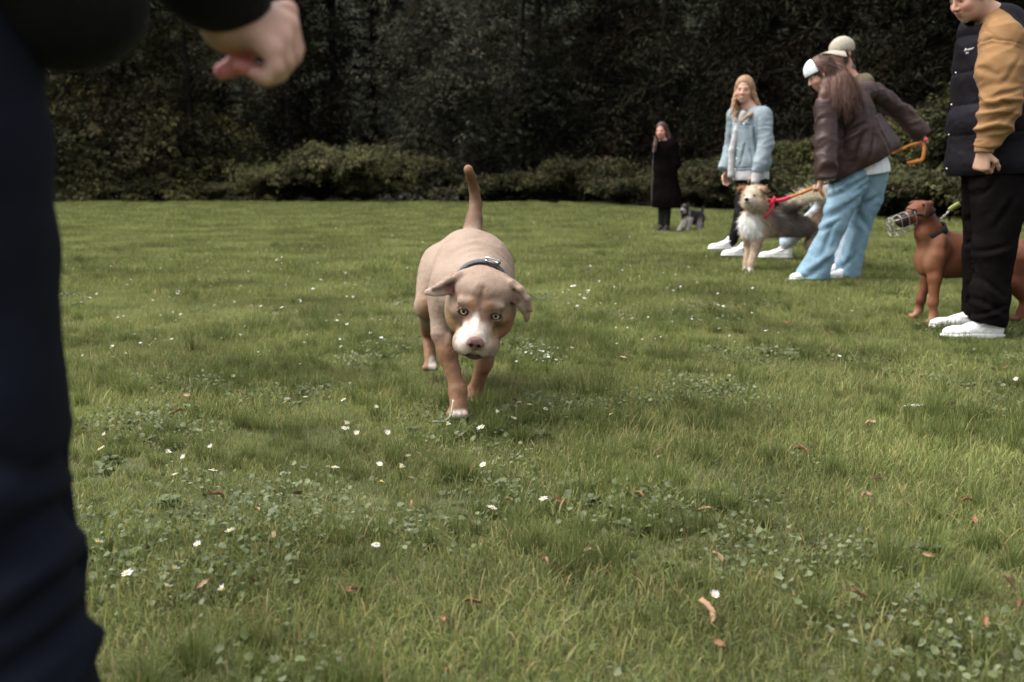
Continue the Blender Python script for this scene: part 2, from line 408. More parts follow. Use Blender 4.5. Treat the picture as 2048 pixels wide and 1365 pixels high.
def blades(rs, N, rad, h0, h1, w0, w1, lean=.6, rows=4, falloff=1.0, clump=0, palette=None, dry=.05):
    r = rad * np.sqrt(rs.rand(N)) ** falloff; a = rs.rand(N) * 2 * math.pi
    x = r * np.cos(a); y = r * np.sin(a)
    if clump:
        c = rs.randn(clump, 2) * rad * .55; q = rs.randint(0, clump, N); x = c[q, 0] + rs.randn(N) * rad * .09; y = c[q, 1] + rs.randn(N) * rad * .09
    az = rs.rand(N) * 2 * math.pi
    if clump: az = np.where(rs.rand(N) < .6, np.arctan2(y - c[q, 1], x - c[q, 0]) + rs.randn(N) * .5, az)
    H = h0 + (h1 - h0) * rs.rand(N) ** 1.4; W = w0 + (w1 - w0) * rs.rand(N)
    ln = np.clip(np.abs(rs.randn(N)) * lean, .05, 1.7); curl = rs.rand(N) * .9
    d = np.stack([np.cos(az), np.sin(az)], 1); sd_ = az + math.pi / 2 + rs.randn(N) * .5; s = np.stack([np.cos(sd_), np.sin(sd_)], 1)
    ts = np.linspace(0, 1, rows); Vs = []; px = x.copy(); py = y.copy(); pz = np.full(N, -.008); seg = H / (rows - 1)
    for k, t in enumerate(ts):
        w = W * (1 - t ** 2.2) * .5
        if k < rows - 1:
            Vs.append(np.stack([px - s[:, 0] * w, py - s[:, 1] * w, pz], 1)); Vs.append(np.stack([px + s[:, 0] * w, py + s[:, 1] * w, pz], 1))
        else: Vs.append(np.stack([px, py, pz], 1))
        an = np.clip(ln * (.35 + .9 * t) + curl * t, 0, 2.0)
        px = px + d[:, 0] * np.sin(an) * seg; py = py + d[:, 1] * np.sin(an) * seg; pz = pz + np.cos(an) * seg
    nv = 2 * (rows - 1) + 1; V = np.stack(Vs, 1).reshape(-1, 3); V[:, 2] = np.maximum(V[:, 2], -.01)
    T = []
    for k in range(rows - 2): T += [(2 * k, 2 * k + 1, 2 * k + 3), (2 * k, 2 * k + 3, 2 * k + 2)]
    T.append((2 * (rows - 2), 2 * (rows - 2) + 1, nv - 1))
    F = (np.array(T)[None] + (np.arange(N) * nv)[:, None, None]).reshape(-1, 3)
    pal = np.array(palette); q = rs.randint(0, len(pal), N); C = pal[q] * (0.75 + .5 * rs.rand(N))[:, None]
    dm = rs.rand(N) < dry; C[dm] = A(.20, .18, .10) * (.6 + .6 * rs.rand(dm.sum()))[:, None]
    return V, F, np.repeat(C, nv, 0)

def leaves_patch(rs, N, rad, l0, l1, aspect, z0, z1, pal, tilt=.5, folds=.25):
    x = rs.randn(N) * rad * .5; y = rs.randn(N) * rad * .5; z = z0 + (z1 - z0) * rs.rand(N)
    out = np.array([(0, 0), (.3, .42), (.65, .5), (.92, .28), (1, 0), (.92, -.28), (.65, -.5), (.3, -.42)]); mid = np.array([(.5, 0)])
    uv = np.concatenate([out, mid]); Lh = l0 + (l1 - l0) * rs.rand(N); V = np.zeros((N, 9, 3))
    az = rs.rand(N) * 6.283; tl = rs.randn(N) * tilt + .25; rl = rs.randn(N) * tilt
    u = uv[None, :, 0] * Lh[:, None]; v = uv[None, :, 1] * Lh[:, None] * aspect; w = np.abs(v) * folds + u * .1 - (u ** 2) / Lh[:, None] * .3
    ca, sa = np.cos(tl)[:, None], np.sin(tl)[:, None]; u2 = u * ca - w * sa; w2 = u * sa + w * ca
    ca, sa = np.cos(rl)[:, None], np.sin(rl)[:, None]; v2 = v * ca - w2 * sa; w3 = v * sa + w2 * ca
    ca, sa = np.cos(az)[:, None], np.sin(az)[:, None]
    V[..., 0] = x[:, None] + u2 * ca - v2 * sa; V[..., 1] = y[:, None] + u2 * sa + v2 * ca; V[..., 2] = z[:, None] + w3
    T = np.array([(i, (i + 1) % 8, 8) for i in range(8)]); F = (T[None] + (np.arange(N) * 9)[:, None, None]).reshape(-1, 3)
    p = np.array(pal); C = p[rs.randint(0, len(p), N)] * (.75 + .5 * rs.rand(N))[:, None]
    return V.reshape(-1, 3), F, np.repeat(C, 9, 0)

def raw_mesh(name, V, F, C, m):
    me = bpy.data.meshes.new(name); nf = len(F)
    me.vertices.add(len(V)); me.vertices.foreach_set('co', np.asarray(V, np.float32).ravel())
    me.loops.add(nf * 3); me.loops.foreach_set('vertex_index', np.asarray(F, np.int32).ravel())
    me.polygons.add(nf); me.polygons.foreach_set('loop_start', (np.arange(nf) * 3).astype(np.int32))
    me.update(calc_edges=True); me.polygons.foreach_set('use_smooth', np.ones(nf, bool))
    ca = me.color_attributes.new('Col', 'FLOAT_COLOR', 'POINT'); c4 = np.ones((len(V), 4), np.float32); c4[:, :3] = C; ca.data.foreach_set('color', c4.ravel())
    me.materials.append(m); return me

def scatter(name, protos, pts, idx, scl, rot, label=None):
    """ONE object: its vertices carry instances of small patches (stuff nobody could count)"""
    cl = bpy.data.collections.new(name + '_patches')
    for k, me in enumerate(protos): cl.objects.link(bpy.data.objects.new('%s_patch_%02d' % (name, k), me))
    me = bpy.data.meshes.new(name); me.vertices.add(len(pts)); me.vertices.foreach_set('co', np.asarray(pts, np.float32).ravel())
    for nm, ty, arr in (('idx', 'INT', idx), ('scl', 'FLOAT', scl)):
        at = me.attributes.new(nm, ty, 'POINT'); at.data.foreach_set('value', np.asarray(arr, np.int32 if ty == 'INT' else np.float32))
    at = me.attributes.new('rot', 'FLOAT_VECTOR', 'POINT'); at.data.foreach_set('vector', np.asarray(rot, np.float32).ravel())
    o = bpy.data.objects.new(name, me); COL.objects.link(o)
    g = bpy.data.node_groups.new(name, 'GeometryNodeTree')
    g.interface.new_socket('Geometry', in_out='INPUT', socket_type='NodeSocketGeometry'); g.interface.new_socket('Geometry', in_out='OUTPUT', socket_type='NodeSocketGeometry')
    gi = g.nodes.new('NodeGroupInput'); go = g.nodes.new('NodeGroupOutput'); ip = g.nodes.new('GeometryNodeInstanceOnPoints'); ci = g.nodes.new('GeometryNodeCollectionInfo')
    ci.inputs['Collection'].default_value = cl; ci.inputs['Separate Children'].default_value = True; ci.inputs['Reset Children'].default_value = True
    def na(n_, ty):
        q = g.nodes.new('GeometryNodeInputNamedAttribute'); q.data_type = ty; q.inputs['Name'].default_value = n_; return q.outputs['Attribute']
    L = g.links.new; L(gi.outputs[0], ip.inputs['Points']); L(ci.outputs[0], ip.inputs['Instance']); ip.inputs['Pick Instance'].default_value = True
    L(na('idx', 'INT'), ip.inputs['Instance Index']); L(na('scl', 'FLOAT'), ip.inputs['Scale'])
    e2r = g.nodes.new('FunctionNodeEulerToRotation'); L(na('rot', 'FLOAT_VECTOR'), e2r.inputs[0]); L(e2r.outputs[0], ip.inputs['Rotation'])
    L(ip.outputs[0], go.inputs[0]); md = o.modifiers.new('scatter', 'NODES'); md.node_group = g
    tag(o, label, kind='stuff'); return o

GRASS_PAL = [(.090, .125, .040), (.074, .108, .036), (.105, .142, .052), (.060, .094, .032), (.125, .148, .066), (.082, .120, .052)]
def make_grass():
    rs = np.random.RandomState(11)
    gm = leaf_mat('grass_blade', rough=.55, trans=.42, spec=.14, world_noise=(1.1, (1.24, 1.02, .88), (2.70, 2.20, 2.0)))
    protos = []
    for k in range(5): V, F, C = blades(rs, 1500, .27, .018, .050, .0014, .0032, lean=1.05, rows=4, palette=GRASS_PAL, dry=.025); protos.append(raw_mesh('g', V, F, C, gm))
    for k in range(4): V, F, C = blades(rs, 420, .15, .04, .105, .0014, .0028, lean=.50, rows=5, clump=4, palette=[(.058, .088, .030), (.072, .104, .036), (.046, .072, .024)], dry=.02); protos.append(raw_mesh('g', V, F, C, gm))
    for k in range(4): V, F, C = blades(rs, 1300, .42, .020, .060, .004, .007, lean=.6, rows=3, palette=GRASS_PAL, dry=.03); protos.append(raw_mesh('g', V, F, C, gm))
    for k in range(3): V, F, C = blades(rs, 1300, .85, .025, .075, .010, .018, lean=.5, rows=3, palette=GRASS_PAL, dry=.02); protos.append(raw_mesh('g', V, F, C, gm))
    for k in range(4): V, F, C = blades(rs, 170, .22, .045, .095, .0022, .0042, lean=1.25, rows=5, palette=[(.13, .155, .075), (.11, .14, .06), (.15, .165, .085), (.09, .12, .045)], dry=.07); protos.append(raw_mesh('g', V, F, C, gm))
    pts = []; idx = []; scl = []; rot = []
    def zone(y0, y1, step, ids, s0, s1, prob=1.0, noise=None, seed=0, marg=1.5):
        ys = np.arange(y0, y1, step); n = 0
        for y in ys:
            hw = .56 * y + marg
            xs = np.arange(-hw, hw, step); x = xs + rs.uniform(-.5, .5, len(xs)) * step; yy = y + rs.uniform(-.5, .5, len(xs)) * step
            k = (rs.rand(len(xs)) < prob) & (yy < edge_y(x) + .3)
            if noise is not None:
                q = fbm(np.stack([x * noise, yy * noise, np.full_like(x, seed)], 1), 2); k &= q > .08
            x, yy = x[k], yy[k]; m = len(x)
            pts.append(np.stack([x, yy, ground_h(x, yy)], 1)); idx.append(rs.choice(ids, m)); 
            hn = 1 + .45 * fbm(np.stack([x * .9, yy * .9, np.zeros(m)], 1), 2)
            scl.append(rs.uniform(s0, s1, m) * np.clip(hn, .6, 1.5)); rot.append(np.stack([rs.uniform(-.08, .08, m), rs.uniform(-.08, .08, m), rs.rand(m) * 6.283], 1))
    zone(.3, 7.6, .19, [0, 1, 2, 3, 4], .85, 1.25)
    zone(.3, 6, .14, [5, 6, 7, 8], .55, 1.1, prob=.95, noise=1.6, seed=3)
    zone(.3, 6, .4, [5, 6, 7, 8], .6, 1.35, prob=.6)
    zone(.3, 6.5, .26, [16, 17, 18, 19], .55, 1.0, prob=.6)
    zone(6, 12, .45, [5, 6, 7, 8], .6, 1.2, prob=.6)
    zone(7.2, 16.5, .33, [9, 10, 11, 12], .8, 1.2, marg=2)
    zone(15.8, 34.5, .70, [13, 14, 15], .7, 1.1, marg=3)
    scatter('grass', protos, np.concatenate(pts), np.concatenate(idx), np.concatenate(scl), np.concatenate(rot), 'mown green lawn of fine grass blades and darker tufts')
    print('grass instances', sum(len(q) for q in pts))
    # clover, daisy and plantain leaves among the blades
    lm = leaf_mat('broad_leaf', rough=.55, trans=.25, spec=.22, world_noise=(2.2, (.75, .8, .7), (1.2, 1.15, 1.2)))
    pr = []; pal = [(.125, .150, .075), (.10, .125, .055), (.145, .165, .095), (.085, .108, .042)]
    for k in range(4): V, F, C = leaves_patch(rs, 70, .13, .008, .0155, 1.0, .010, .032, pal, .45); pr.append(raw_mesh('w', V, F, C, lm))
    for k in range(3):      # rosettes of spoon-shaped leaves
        V, F, C = leaves_patch(rs, 9, .012, .024, .042, .5, .008, .014, pal, .22); pr.append(raw_mesh('w', V, F, C, lm))
    pts = []; idx = []; scl = []; rot = []
    for y in np.arange(.9, 7.5, .11):
        hw = .56 * y + .8; xs = np.arange(-hw, hw, .11); x = xs + rs.uniform(-.5, .5, len(xs)) * .11; yy = y + rs.uniform(-.5, .5, len(xs)) * .11
        q = fbm(np.stack([x * 1.3 + 4, yy * 1.3, np.full_like(x, 8.2)], 1), 3)
        left = np.exp(-((x + .65) / .6) ** 2 - ((yy - 2.35) / .65) ** 2) * .40
        k = (q + left > .205) & (rs.rand(len(xs)) < .75); x, yy = x[k], yy[k]; m = len(x)
        pts.append(np.stack([x, yy, ground_h(x, yy)], 1)); idx.append(np.where(rs.rand(m) < .68, rs.randint(0, 4, m), rs.randint(4, 7, m)))
        scl.append(rs.uniform(.8, 1.3, m)); rot.append(np.stack([rs.uniform(-.1, .1, m), rs.uniform(-.1, .1, m), rs.rand(m) * 6.283], 1))
    scatter('ground_cover', pr, np.concatenate(pts), np.concatenate(idx), np.concatenate(scl), np.concatenate(rot), 'low clover and daisy leaves growing through the lawn')
if want('ground'): make_ground(); make_forest_floor()
if want('grass'): make_grass()
# ================================================================== the wood round the lawn
def leaf_quads(rs, P0, D, U, Lh, Wd, C):
    """folded leaves: base P0, direction D, up U (N,3); returns 4 verts, 2 tris each + slight fold"""
    S = np.cross(D, U); S /= np.linalg.norm(S, axis=1)[:, None] + 1e-9
    U2 = np.cross(S, D)
    a = P0; m = P0 + D * (Lh * .45)[:, None]; tip = P0 + D * Lh[:, None] - U2 * (Lh * .18)[:, None]
    l = m + S * (Wd * .5)[:, None] + U2 * (Wd * .12)[:, None]; r = m - S * (Wd * .5)[:, None] + U2 * (Wd * .12)[:, None]
    V = np.stack([a, l, tip, r], 1).reshape(-1, 3); n = len(P0); o = (np.arange(n) * 4)[:, None]
    F = np.concatenate([o + A(0, 2, 1).astype(int)[None], o + A(0, 3, 2).astype(int)[None]]); return V, F, np.repeat(C, 4, 0)

def crown(rs, nb, nc, nl, height, base, radius, leaf, width, pal, droop=.5, rise=.3, spray=.28, power=.5, inner=.35, flat=.5, asym=0, low=1.7):
    """branches leave the stem, arch and droop; leaf sprays sit along their outer part"""
    z0 = base + (height - base) * rs.rand(nb) ** low; az = rs.rand(nb) * 6.283
    t = (z0 - base) / (height - base); prof = np.clip((1 - t) ** power, .12, 1) * (0.72 + .5 * rs.rand(nb))
    prof *= 1 + asym * np.sin(az * 2 + z0)
    Lb = radius * prof; paths = []
    s = inner + (1 - inner) * rs.rand(nb, nc) ** .7; s = np.where(rs.rand(nb, nc) < .22, rs.rand(nb, nc) * inner, s)
    hx = np.cos(az)[:, None] * Lb[:, None] * s; hy = np.sin(az)[:, None] * Lb[:, None] * s
    hz = z0[:, None] + rise * Lb[:, None] * s - droop * Lb[:, None] * s ** 2.4
    off = rs.randn(nb, nc, 3) * spray * A(1, 1, flat)
    c = np.stack([hx, hy, hz], -1) + off; c = c.reshape(-1, 3); c[:, 2] = np.maximum(c[:, 2], .08 + .25 * rs.rand(len(c)))
    outd = np.stack([np.cos(az), np.sin(az), np.full(nb, -.25)], 1); outd = np.repeat(outd, nc, 0) + rs.randn(nb * nc, 3) * .35
    outd /= np.linalg.norm(outd, axis=1)[:, None]
    N = len(c); k = np.arange(nl); fan = (k - (nl - 1) / 2) / max(nl - 1, 1) * 2.5
    side = np.cross(outd, A(0, 0, 1)[None]); side /= np.linalg.norm(side, axis=1)[:, None] + 1e-9
    D = outd[:, None] * np.cos(fan)[None, :, None] + side[:, None] * np.sin(fan)[None, :, None] + rs.randn(N, nl, 3) * .22; D[..., 2] -= .12
    D /= np.linalg.norm(D, axis=2)[..., None]
    U = A(0, 0, 1)[None, None] + rs.randn(N, nl, 3) * .35
    P0 = c[:, None] + D * .02 + rs.randn(N, nl, 3) * leaf * .25
    p = np.array(pal); bc = p[rs.randint(0, len(p), nb)]; bc = np.repeat(bc, nc, 0) * (.75 + .5 * rs.rand(N))[:, None]
    C = np.repeat(bc, nl, 0) * (.8 + .4 * rs.rand(N * nl))[:, None]
    Lh = leaf * (.6 + .7 * rs.rand(N * nl)); W = Lh * width
    V, F, C = leaf_quads(rs, P0.reshape(-1, 3), D.reshape(-1, 3), U.reshape(-1, 3), Lh, W, C)
    return V, F, C, (z0, az, Lb)

def stems(rs, info, height, r0, nlimb, rise, droop, base_spread=0):
    z0, az, Lb = info; parts = []
    if not base_spread:
        zz = np.linspace(-.1, height, 14); w = np.cumsum(rs.randn(14, 2) * .05, 0)
        parts.append(tube(np.c_[w[:, 0], w[:, 1], zz], r0 * np.clip(1 - zz / height, .08, 1) ** .8 + .02, 9))
    for q in rs.choice(len(z0), min(nlimb, len(z0)), replace=False):
        s = np.linspace(0, .9, 7); x = np.cos(az[q]) * Lb[q] * s; y = np.sin(az[q]) * Lb[q] * s; z = z0[q] + rise * Lb[q] * s - droop * Lb[q] * s ** 2.4
        if base_spread: z = z * np.clip(s * 3, 0, 1) + .0
        parts.append(tube(np.c_[x, y, z], np.linspace(r0 * .28, .012, 7), 5))
    return join(parts)

bark = mat('bark', (.014, .011, .009), rough=.95, var=.4, vscale=6, bump=1, bscale=14, stretch=(1, 1, .25))
leafm = leaf_mat('leaf', rough=.6, trans=.15, spec=.04, world_noise=(.75, (.30, .29, .28), (1.30, 1.20, 1.02)))
needlem = leaf_mat('needles', rough=.75, trans=.05, spec=.02, world_noise=(.35, (.32, .31, .28), (.85, .77, .66)))

def plant_proto(name, seed, kind, leaves, trunk_args, part='crown', m=leafm):
    rs = np.random.RandomState(seed); V, F, C, info = crown(rs, **leaves)
    tv, tf = stems(rs, info, **trunk_args)
    t = bpy.data.objects.new(name, None); t['_org'] = (0., 0., 0.)
    COL.objects.link(t)
    me = raw_mesh(part, V, F, C, m); o = bpy.data.objects.new(part, me); COL.objects.link(o); o.parent = t
    poly_obj('trunk' if not trunk_args.get('base_spread') else 'stems', tv, tf, bark, t)
    print(name, len(F)); return t
_used = {}
def place(proto, x, y, s, rz, label, cat, group=None, sz=None, tilt=(0, 0)):
    if proto.name in _used:
        t = proto.copy(); COL.objects.link(t)
        for ch in list(proto.children):
            c = ch.copy(); COL.objects.link(c); c.parent = t
    else: t = proto; _used[proto.name] = 1
    t.location = (x, y, float(ground_h(x, y))); t.scale = (s, s, sz or s); t.rotation_euler = (tilt[0], tilt[1], rz)
    t['label'] = label; t['category'] = cat
    if group: t['group'] = group
    return t

def ordn(k): return ['first', 'second', 'third', 'fourth', 'fifth', 'sixth', 'seventh', 'eighth', 'ninth', 'tenth', 'eleventh', 'twelfth', 'thirteenth', 'fourteenth', 'fifteenth', 'sixteenth', 'seventeenth', 'eighteenth', 'nineteenth', 'twentieth', 'twenty-first', 'twenty-second', 'twenty-third', 'twenty-fourth', 'twenty-fifth'][k]
def make_forest():
    OL = [(.066, .070, .038), (.052, .056, .032), (.084, .088, .044), (.044, .044, .030), (.110, .112, .048), (.058, .050, .032)]
    GR = [(.060, .064, .052), (.048, .052, .044), (.080, .082, .066), (.042, .046, .036), (.060, .060, .042)]
    DK = [(.028, .029, .021), (.022, .024, .017), (.036, .037, .026), (.028, .023, .018)]
    LT = [(.12, .125, .066), (.10, .105, .054), (.14, .142, .076), (.085, .09, .048)]
    MD = [(.060, .066, .036), (.05, .056, .030), (.074, .080, .042), (.042, .046, .026), (.060, .050, .034)]
    broad = plant_proto('broadleaf_tree', 1, 'b', dict(nb=74, nc=80, nl=6, height=15, base=.5, radius=4.6, leaf=.21, width=.36, pal=OL, droop=.62, rise=.30, spray=.50, power=.35, inner=.35, asym=.18), dict(height=14, r0=.16, nlimb=16, rise=.30, droop=.62))
    ash = plant_proto('weeping_tree', 2, 'b', dict(nb=84, nc=78, nl=7, height=16, base=.8, radius=3.9, leaf=.17, width=.32, pal=GR, droop=.80, rise=.42, spray=.46, power=.30, inner=.35, asym=.22), dict(height=15, r0=.16, nlimb=16, rise=.42, droop=.80))
    coni = plant_proto('conifer_tree', 3, 'c', dict(nb=330, nc=20, nl=5, height=19, base=.6, radius=4.3, leaf=.26, width=.16, pal=DK, droop=.45, rise=.10, spray=.20, power=.75, inner=.2, flat=.35), dict(height=18.5, r0=.17, nlimb=20, rise=.10, droop=.45), part='crown', m=needlem)
    coni2 = plant_proto('spruce_tree', 4, 'c', dict(nb=300, nc=20, nl=5, height=17, base=.4, radius=3.6, leaf=.24, width=.18, pal=[tuple(1.35 * v for v in c) for c in DK], droop=.75, rise=.25, spray=.2, power=.7, inner=.25, flat=.4), dict(height=16.5, r0=.16, nlimb=20, rise=.25, droop=.75), m=needlem)
    arch = plant_proto('arching_shrub', 5, 's', dict(nb=150, nc=22, nl=7, height=.9, base=.15, radius=2.5, leaf=.13, width=.34, pal=LT, droop=.62, rise=.85, spray=.13, power=.15, inner=.25, flat=.5, low=.9), dict(height=1, r0=.09, nlimb=60, rise=.85, droop=.62, base_spread=1))
    low = plant_proto('low_shrub', 6, 's', dict(nb=120, nc=16, nl=6, height=.6, base=.08, radius=1.25, leaf=.10, width=.42, pal=MD, droop=.45, rise=.75, spray=.12, power=.15, inner=.2, flat=.6, low=.9), dict(height=.6, r0=.05, nlimb=50, rise=.75, droop=.45, base_spread=1))
    tall = plant_proto('leafy_shrub', 7, 's', dict(nb=190, nc=18, nl=6, height=2.3, base=.1, radius=1.35, leaf=.105, width=.45, pal=[(.080, .088, .042), (.062, .070, .034), (.095, .100, .050), (.048, .054, .028)], droop=.55, rise=.65, spray=.13, power=.3, inner=.3, flat=.7, low=.9), dict(height=2.4, r0=.06, nlimb=60, rise=.65, droop=.55, base_spread=1))
    X = lambda px, Y: (px - 1024) / F_PX * Y
    # front row
    G = 'olive broadleaf trees at the left of the wood'
    for px, Y, s, rz, lb in ((235, 36.8, .98, .3, 'olive leaved broadleaf tree behind the dark sleeve at the far left of the lawn'),
                             (395, 35.8, .72, 2.1, 'olive broadleaf tree left of the dark gap in the wood, under the open hand'),
                             (40, 37.5, 1.0, 4.0, 'broadleaf tree hidden behind the dark trouser leg at the left edge')):
        place(broad, X(px, Y), Y, s, rz, lb, 'tree', G)
    place(ash, X(905, 36.6), 36.6, .92, 1.0, 'tall grey green weeping tree behind the tan dog, its leaves hanging in clumps', 'tree')
    place(ash, X(1045, 38.6), 38.6, .80, 3.2, 'darker weeping tree just behind and right of the grey green one', 'tree')
    # conifers
    rs = np.random.RandomState(5)
    G = 'dark conifers standing in the unlit wood'
    lab = 'tall dark conifer standing deep in the wood behind the lawn'
    for k, (px, Y) in enumerate(sorted(((600, 41), (1200, 38), (1330, 34.5), (1480, 33), (1640, 30), (1800, 27.5), (1950, 25), (2120, 23), (2280, 21), (2480, 22), (2750, 20), (3050, 21), (2600, 27), (2900, 26), (-150, 40), (-330, 37), (-560, 33), (-800, 29), (-650, 38)))):
        place(coni2 if rs.rand() < .5 else coni, X(px, Y), Y, rs.uniform(.85, 1.1), rs.rand() * 6, 'dark conifer in the front row of the wood, %s from the left' % ordn(k), 'conifer', G)
    for Y, n, off in ((45, 14, 0), (51, 14, .5)):
        for k in range(n):
            px = -350 + (k + off) * 205
            if Y < 46 and px > 1150: yy = Y - (px - 1150) / 90
            else: yy = Y
            place(coni if k % 2 else coni2, X(px, yy) + rs.uniform(-.8, .8), yy + rs.uniform(-1, 1), rs.uniform(.9, 1.2), rs.rand() * 6, 'dark conifer in the %s row deep in the wood, %s from the left' % ('second' if Y < 46 else 'rearmost', ordn(k)), 'conifer', G)
    # shrubs at the foot of the wood
    G = 'arching pale shrubs along the lawn edge'
    for px, Y, s, sz, rz, lb in ((700, 34.2, .95, 1.22, .2, 'tallest pale arching shrub, left of the tan dog\'s raised tail'), (585, 34.0, .70, .78, 1.8, 'spreading pale shrub between the dark gap and the tallest arching shrub'),
                         (800, 34.8, .75, 1.0, 4.2, 'pale arching shrub right behind the grey green weeping tree foot'), (470, 34.2, .45, .42, 2.2, 'small low pale shrub at the left end of the arching shrubs')):
        place(arch, X(px, Y), Y, s, rz, lb, 'shrub', G, sz)
    G = 'low dark green shrubs in a row at the lawn edge'
    for k, px in enumerate(np.arange(-60, 1560, 88)):
        Yb = 33.6 if px < 1000 else float(np.interp(px, [1000, 1150, 1350, 1600], [33.4, 32.0, 27.2, 23.5]))
        hs_ = .8 if px < 500 else (.75 if px < 900 else 1.0)
        place(low, X(px, Yb) + rs.uniform(-.3, .3), Yb + rs.uniform(.3, 1.2), rs.uniform(.65, 1.25) * hs_, rs.rand() * 6, 'low dark shrub at the foot of the wood, %s from the left' % ordn(k), 'shrub', G, rs.uniform(.55, 1.5) * hs_ * (1.15 if px > 1000 else .8))
    G = 'leafy green shrubs behind the group of people'
    for k, (px, Y, s) in enumerate(((1400, 27.4, .60), (1480, 26.2, .62), (1560, 25.0, .72), (1640, 23.8, .80), (1720, 22.5, .85), (1790, 21.4, .95), (1860, 20.6, 1.08), (1935, 19.8, 1.1), (2010, 19.0, 1.25), (2090, 18.4, 1.2), (2180, 17.8, 1.2))):
        place(tall, X(px, Y), Y + rs.uniform(0, .5), s, rs.rand() * 6, 'leafy green shrub in the thicket behind the people, %s from the left' % ordn(k), 'shrub', G, s * rs.uniform(.8, 1.05))
    for k, (px, Y, s) in enumerate(((1700, 20.9, .95), (1775, 20.2, 1.0), (1850, 19.2, 1.05), (1990, 18.2, 1.0), (2060, 17.6, 1.1))):
        place(low, X(px, Y), Y + .3, s, rs.rand() * 6, 'low bush in front of the leafy thicket, %s from the left' % ordn(k), 'shrub', 'low bushes before the thicket', s * 1.0)
    # added dark slope behind the trees, blocks sky light coming through the gaps
    xs = np.linspace(-160, 160, 60); V = []; n = 20
    for x in xs:
        for k in range(n):
            q = k / (n - 1); V.append((x, 58 + 60 * q, -1 + 36 * q ** .7 + 2.5 * fbm(A([x * .06, q * 4, 1.]).reshape(1, 3), 3)[0]))
    i, j = np.meshgrid(np.arange(59), np.arange(n - 1), indexing='ij'); a = (i * n + j).ravel()
    tag(mesh_obj('sky_block_slope', np.array(V), np.stack([a, a + n, a + n + 1, a + 1], 1), mat('sky_block_dark', (.018, .021, .012), rough=1, var=.6, vscale=1.5, bump=1, bscale=3)), kind='structure')
if want('forest'): make_forest()
# ================================================================== dogs
def frame_rows(fwd, up):
    f = unit(fwd); r = unit(np.cross(f, up)); u = np.cross(r, f); return r, u, f
def strands(V, Q, C, n, length, width, comb, seed=0, lift=.35, jitter=.3, seg=3, keep=None, colvar=.25, lenfn=None, wavy=0, gravity=0):
    """short hair ribbons rooted on a surface; comb(P,N)->direction"""
    rs = np.random.RandomState(seed); N = normals(V, Q)
    c = V[Q].mean(1); ar = np.linalg.norm(np.cross(V[Q[:, 2]] - V[Q[:, 0]], V[Q[:, 3]] - V[Q[:, 1]]), axis=1)
    if keep is not None: ar = ar * keep(c)
    q = rs.choice(len(Q), n, p=ar / ar.sum()); a, b = rs.rand(n), rs.rand(n); v = V[Q[q]]
    w = np.stack([(1 - a) * (1 - b), a * (1 - b), a * b, (1 - a) * b], 1)
    P0 = (v * w[..., None]).sum(1); Nn = (N[Q[q]] * w[..., None]).sum(1); Nn /= np.linalg.norm(Nn, axis=1)[:, None] + 1e-9
    Cc = (C[Q[q]] * w[..., None]).sum(1) * np.clip(1 + colvar * rs.randn(n), .6, 1.5)[:, None]; Cc = np.clip(Cc, .003, .95)
    d = comb(P0, Nn); d = d - Nn * (d * Nn).sum(1)[:, None]; d /= np.linalg.norm(d, axis=1)[:, None] + 1e-9
    d = d + rs.randn(n, 3) * jitter; d /= np.linalg.norm(d, axis=1)[:, None]
    Ln = length * (.6 + .7 * rs.rand(n)); 
    if lenfn is not None: Ln = Ln * lenfn(P0)
    side = np.cross(d, Nn); side /= np.linalg.norm(side, axis=1)[:, None] + 1e-9
    rows = []; p = P0 - Nn * .002; dirr = d + Nn * lift
    for k in range(seg + 1):
        t = k / seg; wd = width * (1 - t ** 1.5) * .5 + width * .04
        rows += [p - side * wd, p + side * wd]
        dd = dirr * (1 - .0 * t) - Nn * (lift * .9 * t) + A(0, 0, -1) * gravity * t
        if wavy: dd = dd + side * (wavy * math.sin(3 * t + 1)) * (rs.rand(n) - .5)[:, None] * 2
        dd /= np.linalg.norm(dd, axis=1)[:, None]; p = p + dd * (Ln / seg)[:, None]
    m = len(rows); Vv = np.stack(rows, 1).reshape(-1, 3); o = (np.arange(n) * m)[:, None]
    F = np.concatenate([o + np.array([2 * k, 2 * k + 1, 2 * k + 3, 2 * k + 2])[None] for k in range(seg)]); return Vv, F, np.repeat(Cc, m, 0)

def eyeball(c, r, look, iris, parent, name='eye', pupil=.36, iris_r=.80, dark=(.02, .012, .01)):
    """ball with a pupil and iris painted round its look axis"""
    V, F = blob(A(0, 0, 0), r, None, 64, 48); d = (V / r) @ unit(look); ang = np.arccos(np.clip(d, -1, 1))
    C = np.tile(A(*dark), (len(V), 1)); C[ang < iris_r] = iris; C[(ang < iris_r) & (ang > iris_r * .82)] = np.asarray(iris) * .45; C[ang < pupil] = (.004, .004, .004)
    return poly_obj(name, V + np.asarray(c), F, MAT_EYE, parent, C)
MAT_EYE = mat('eye', attr=True, rough=.08, var=0, spec=.6)
MAT_FUR = mat('short_fur', attr=True, rough=.62, var=.07, vscale=14, bump=.10, bscale=320, sheen=.0, spec=.24, fine=.10)
MAT_HAIR = mat('hair_strand', attr=True, rough=.6, var=.05, spec=.15)
MAT_LONGFUR = mat('long_fur', attr=True, rough=.75, var=.1, vscale=20, bump=.4, bscale=200, sheen=.1, spec=.15)
MAT_STEEL = mat('steel', (.62, .62, .60), rough=.28, metal=1, var=.05, spec=.5)
MAT_NOSE = mat('nose_skin', attr=True, rough=.38, var=.12, vscale=60, bump=.5, bscale=420, spec=.45)
def solid(name, c, **k): return mat(name, c, **k)

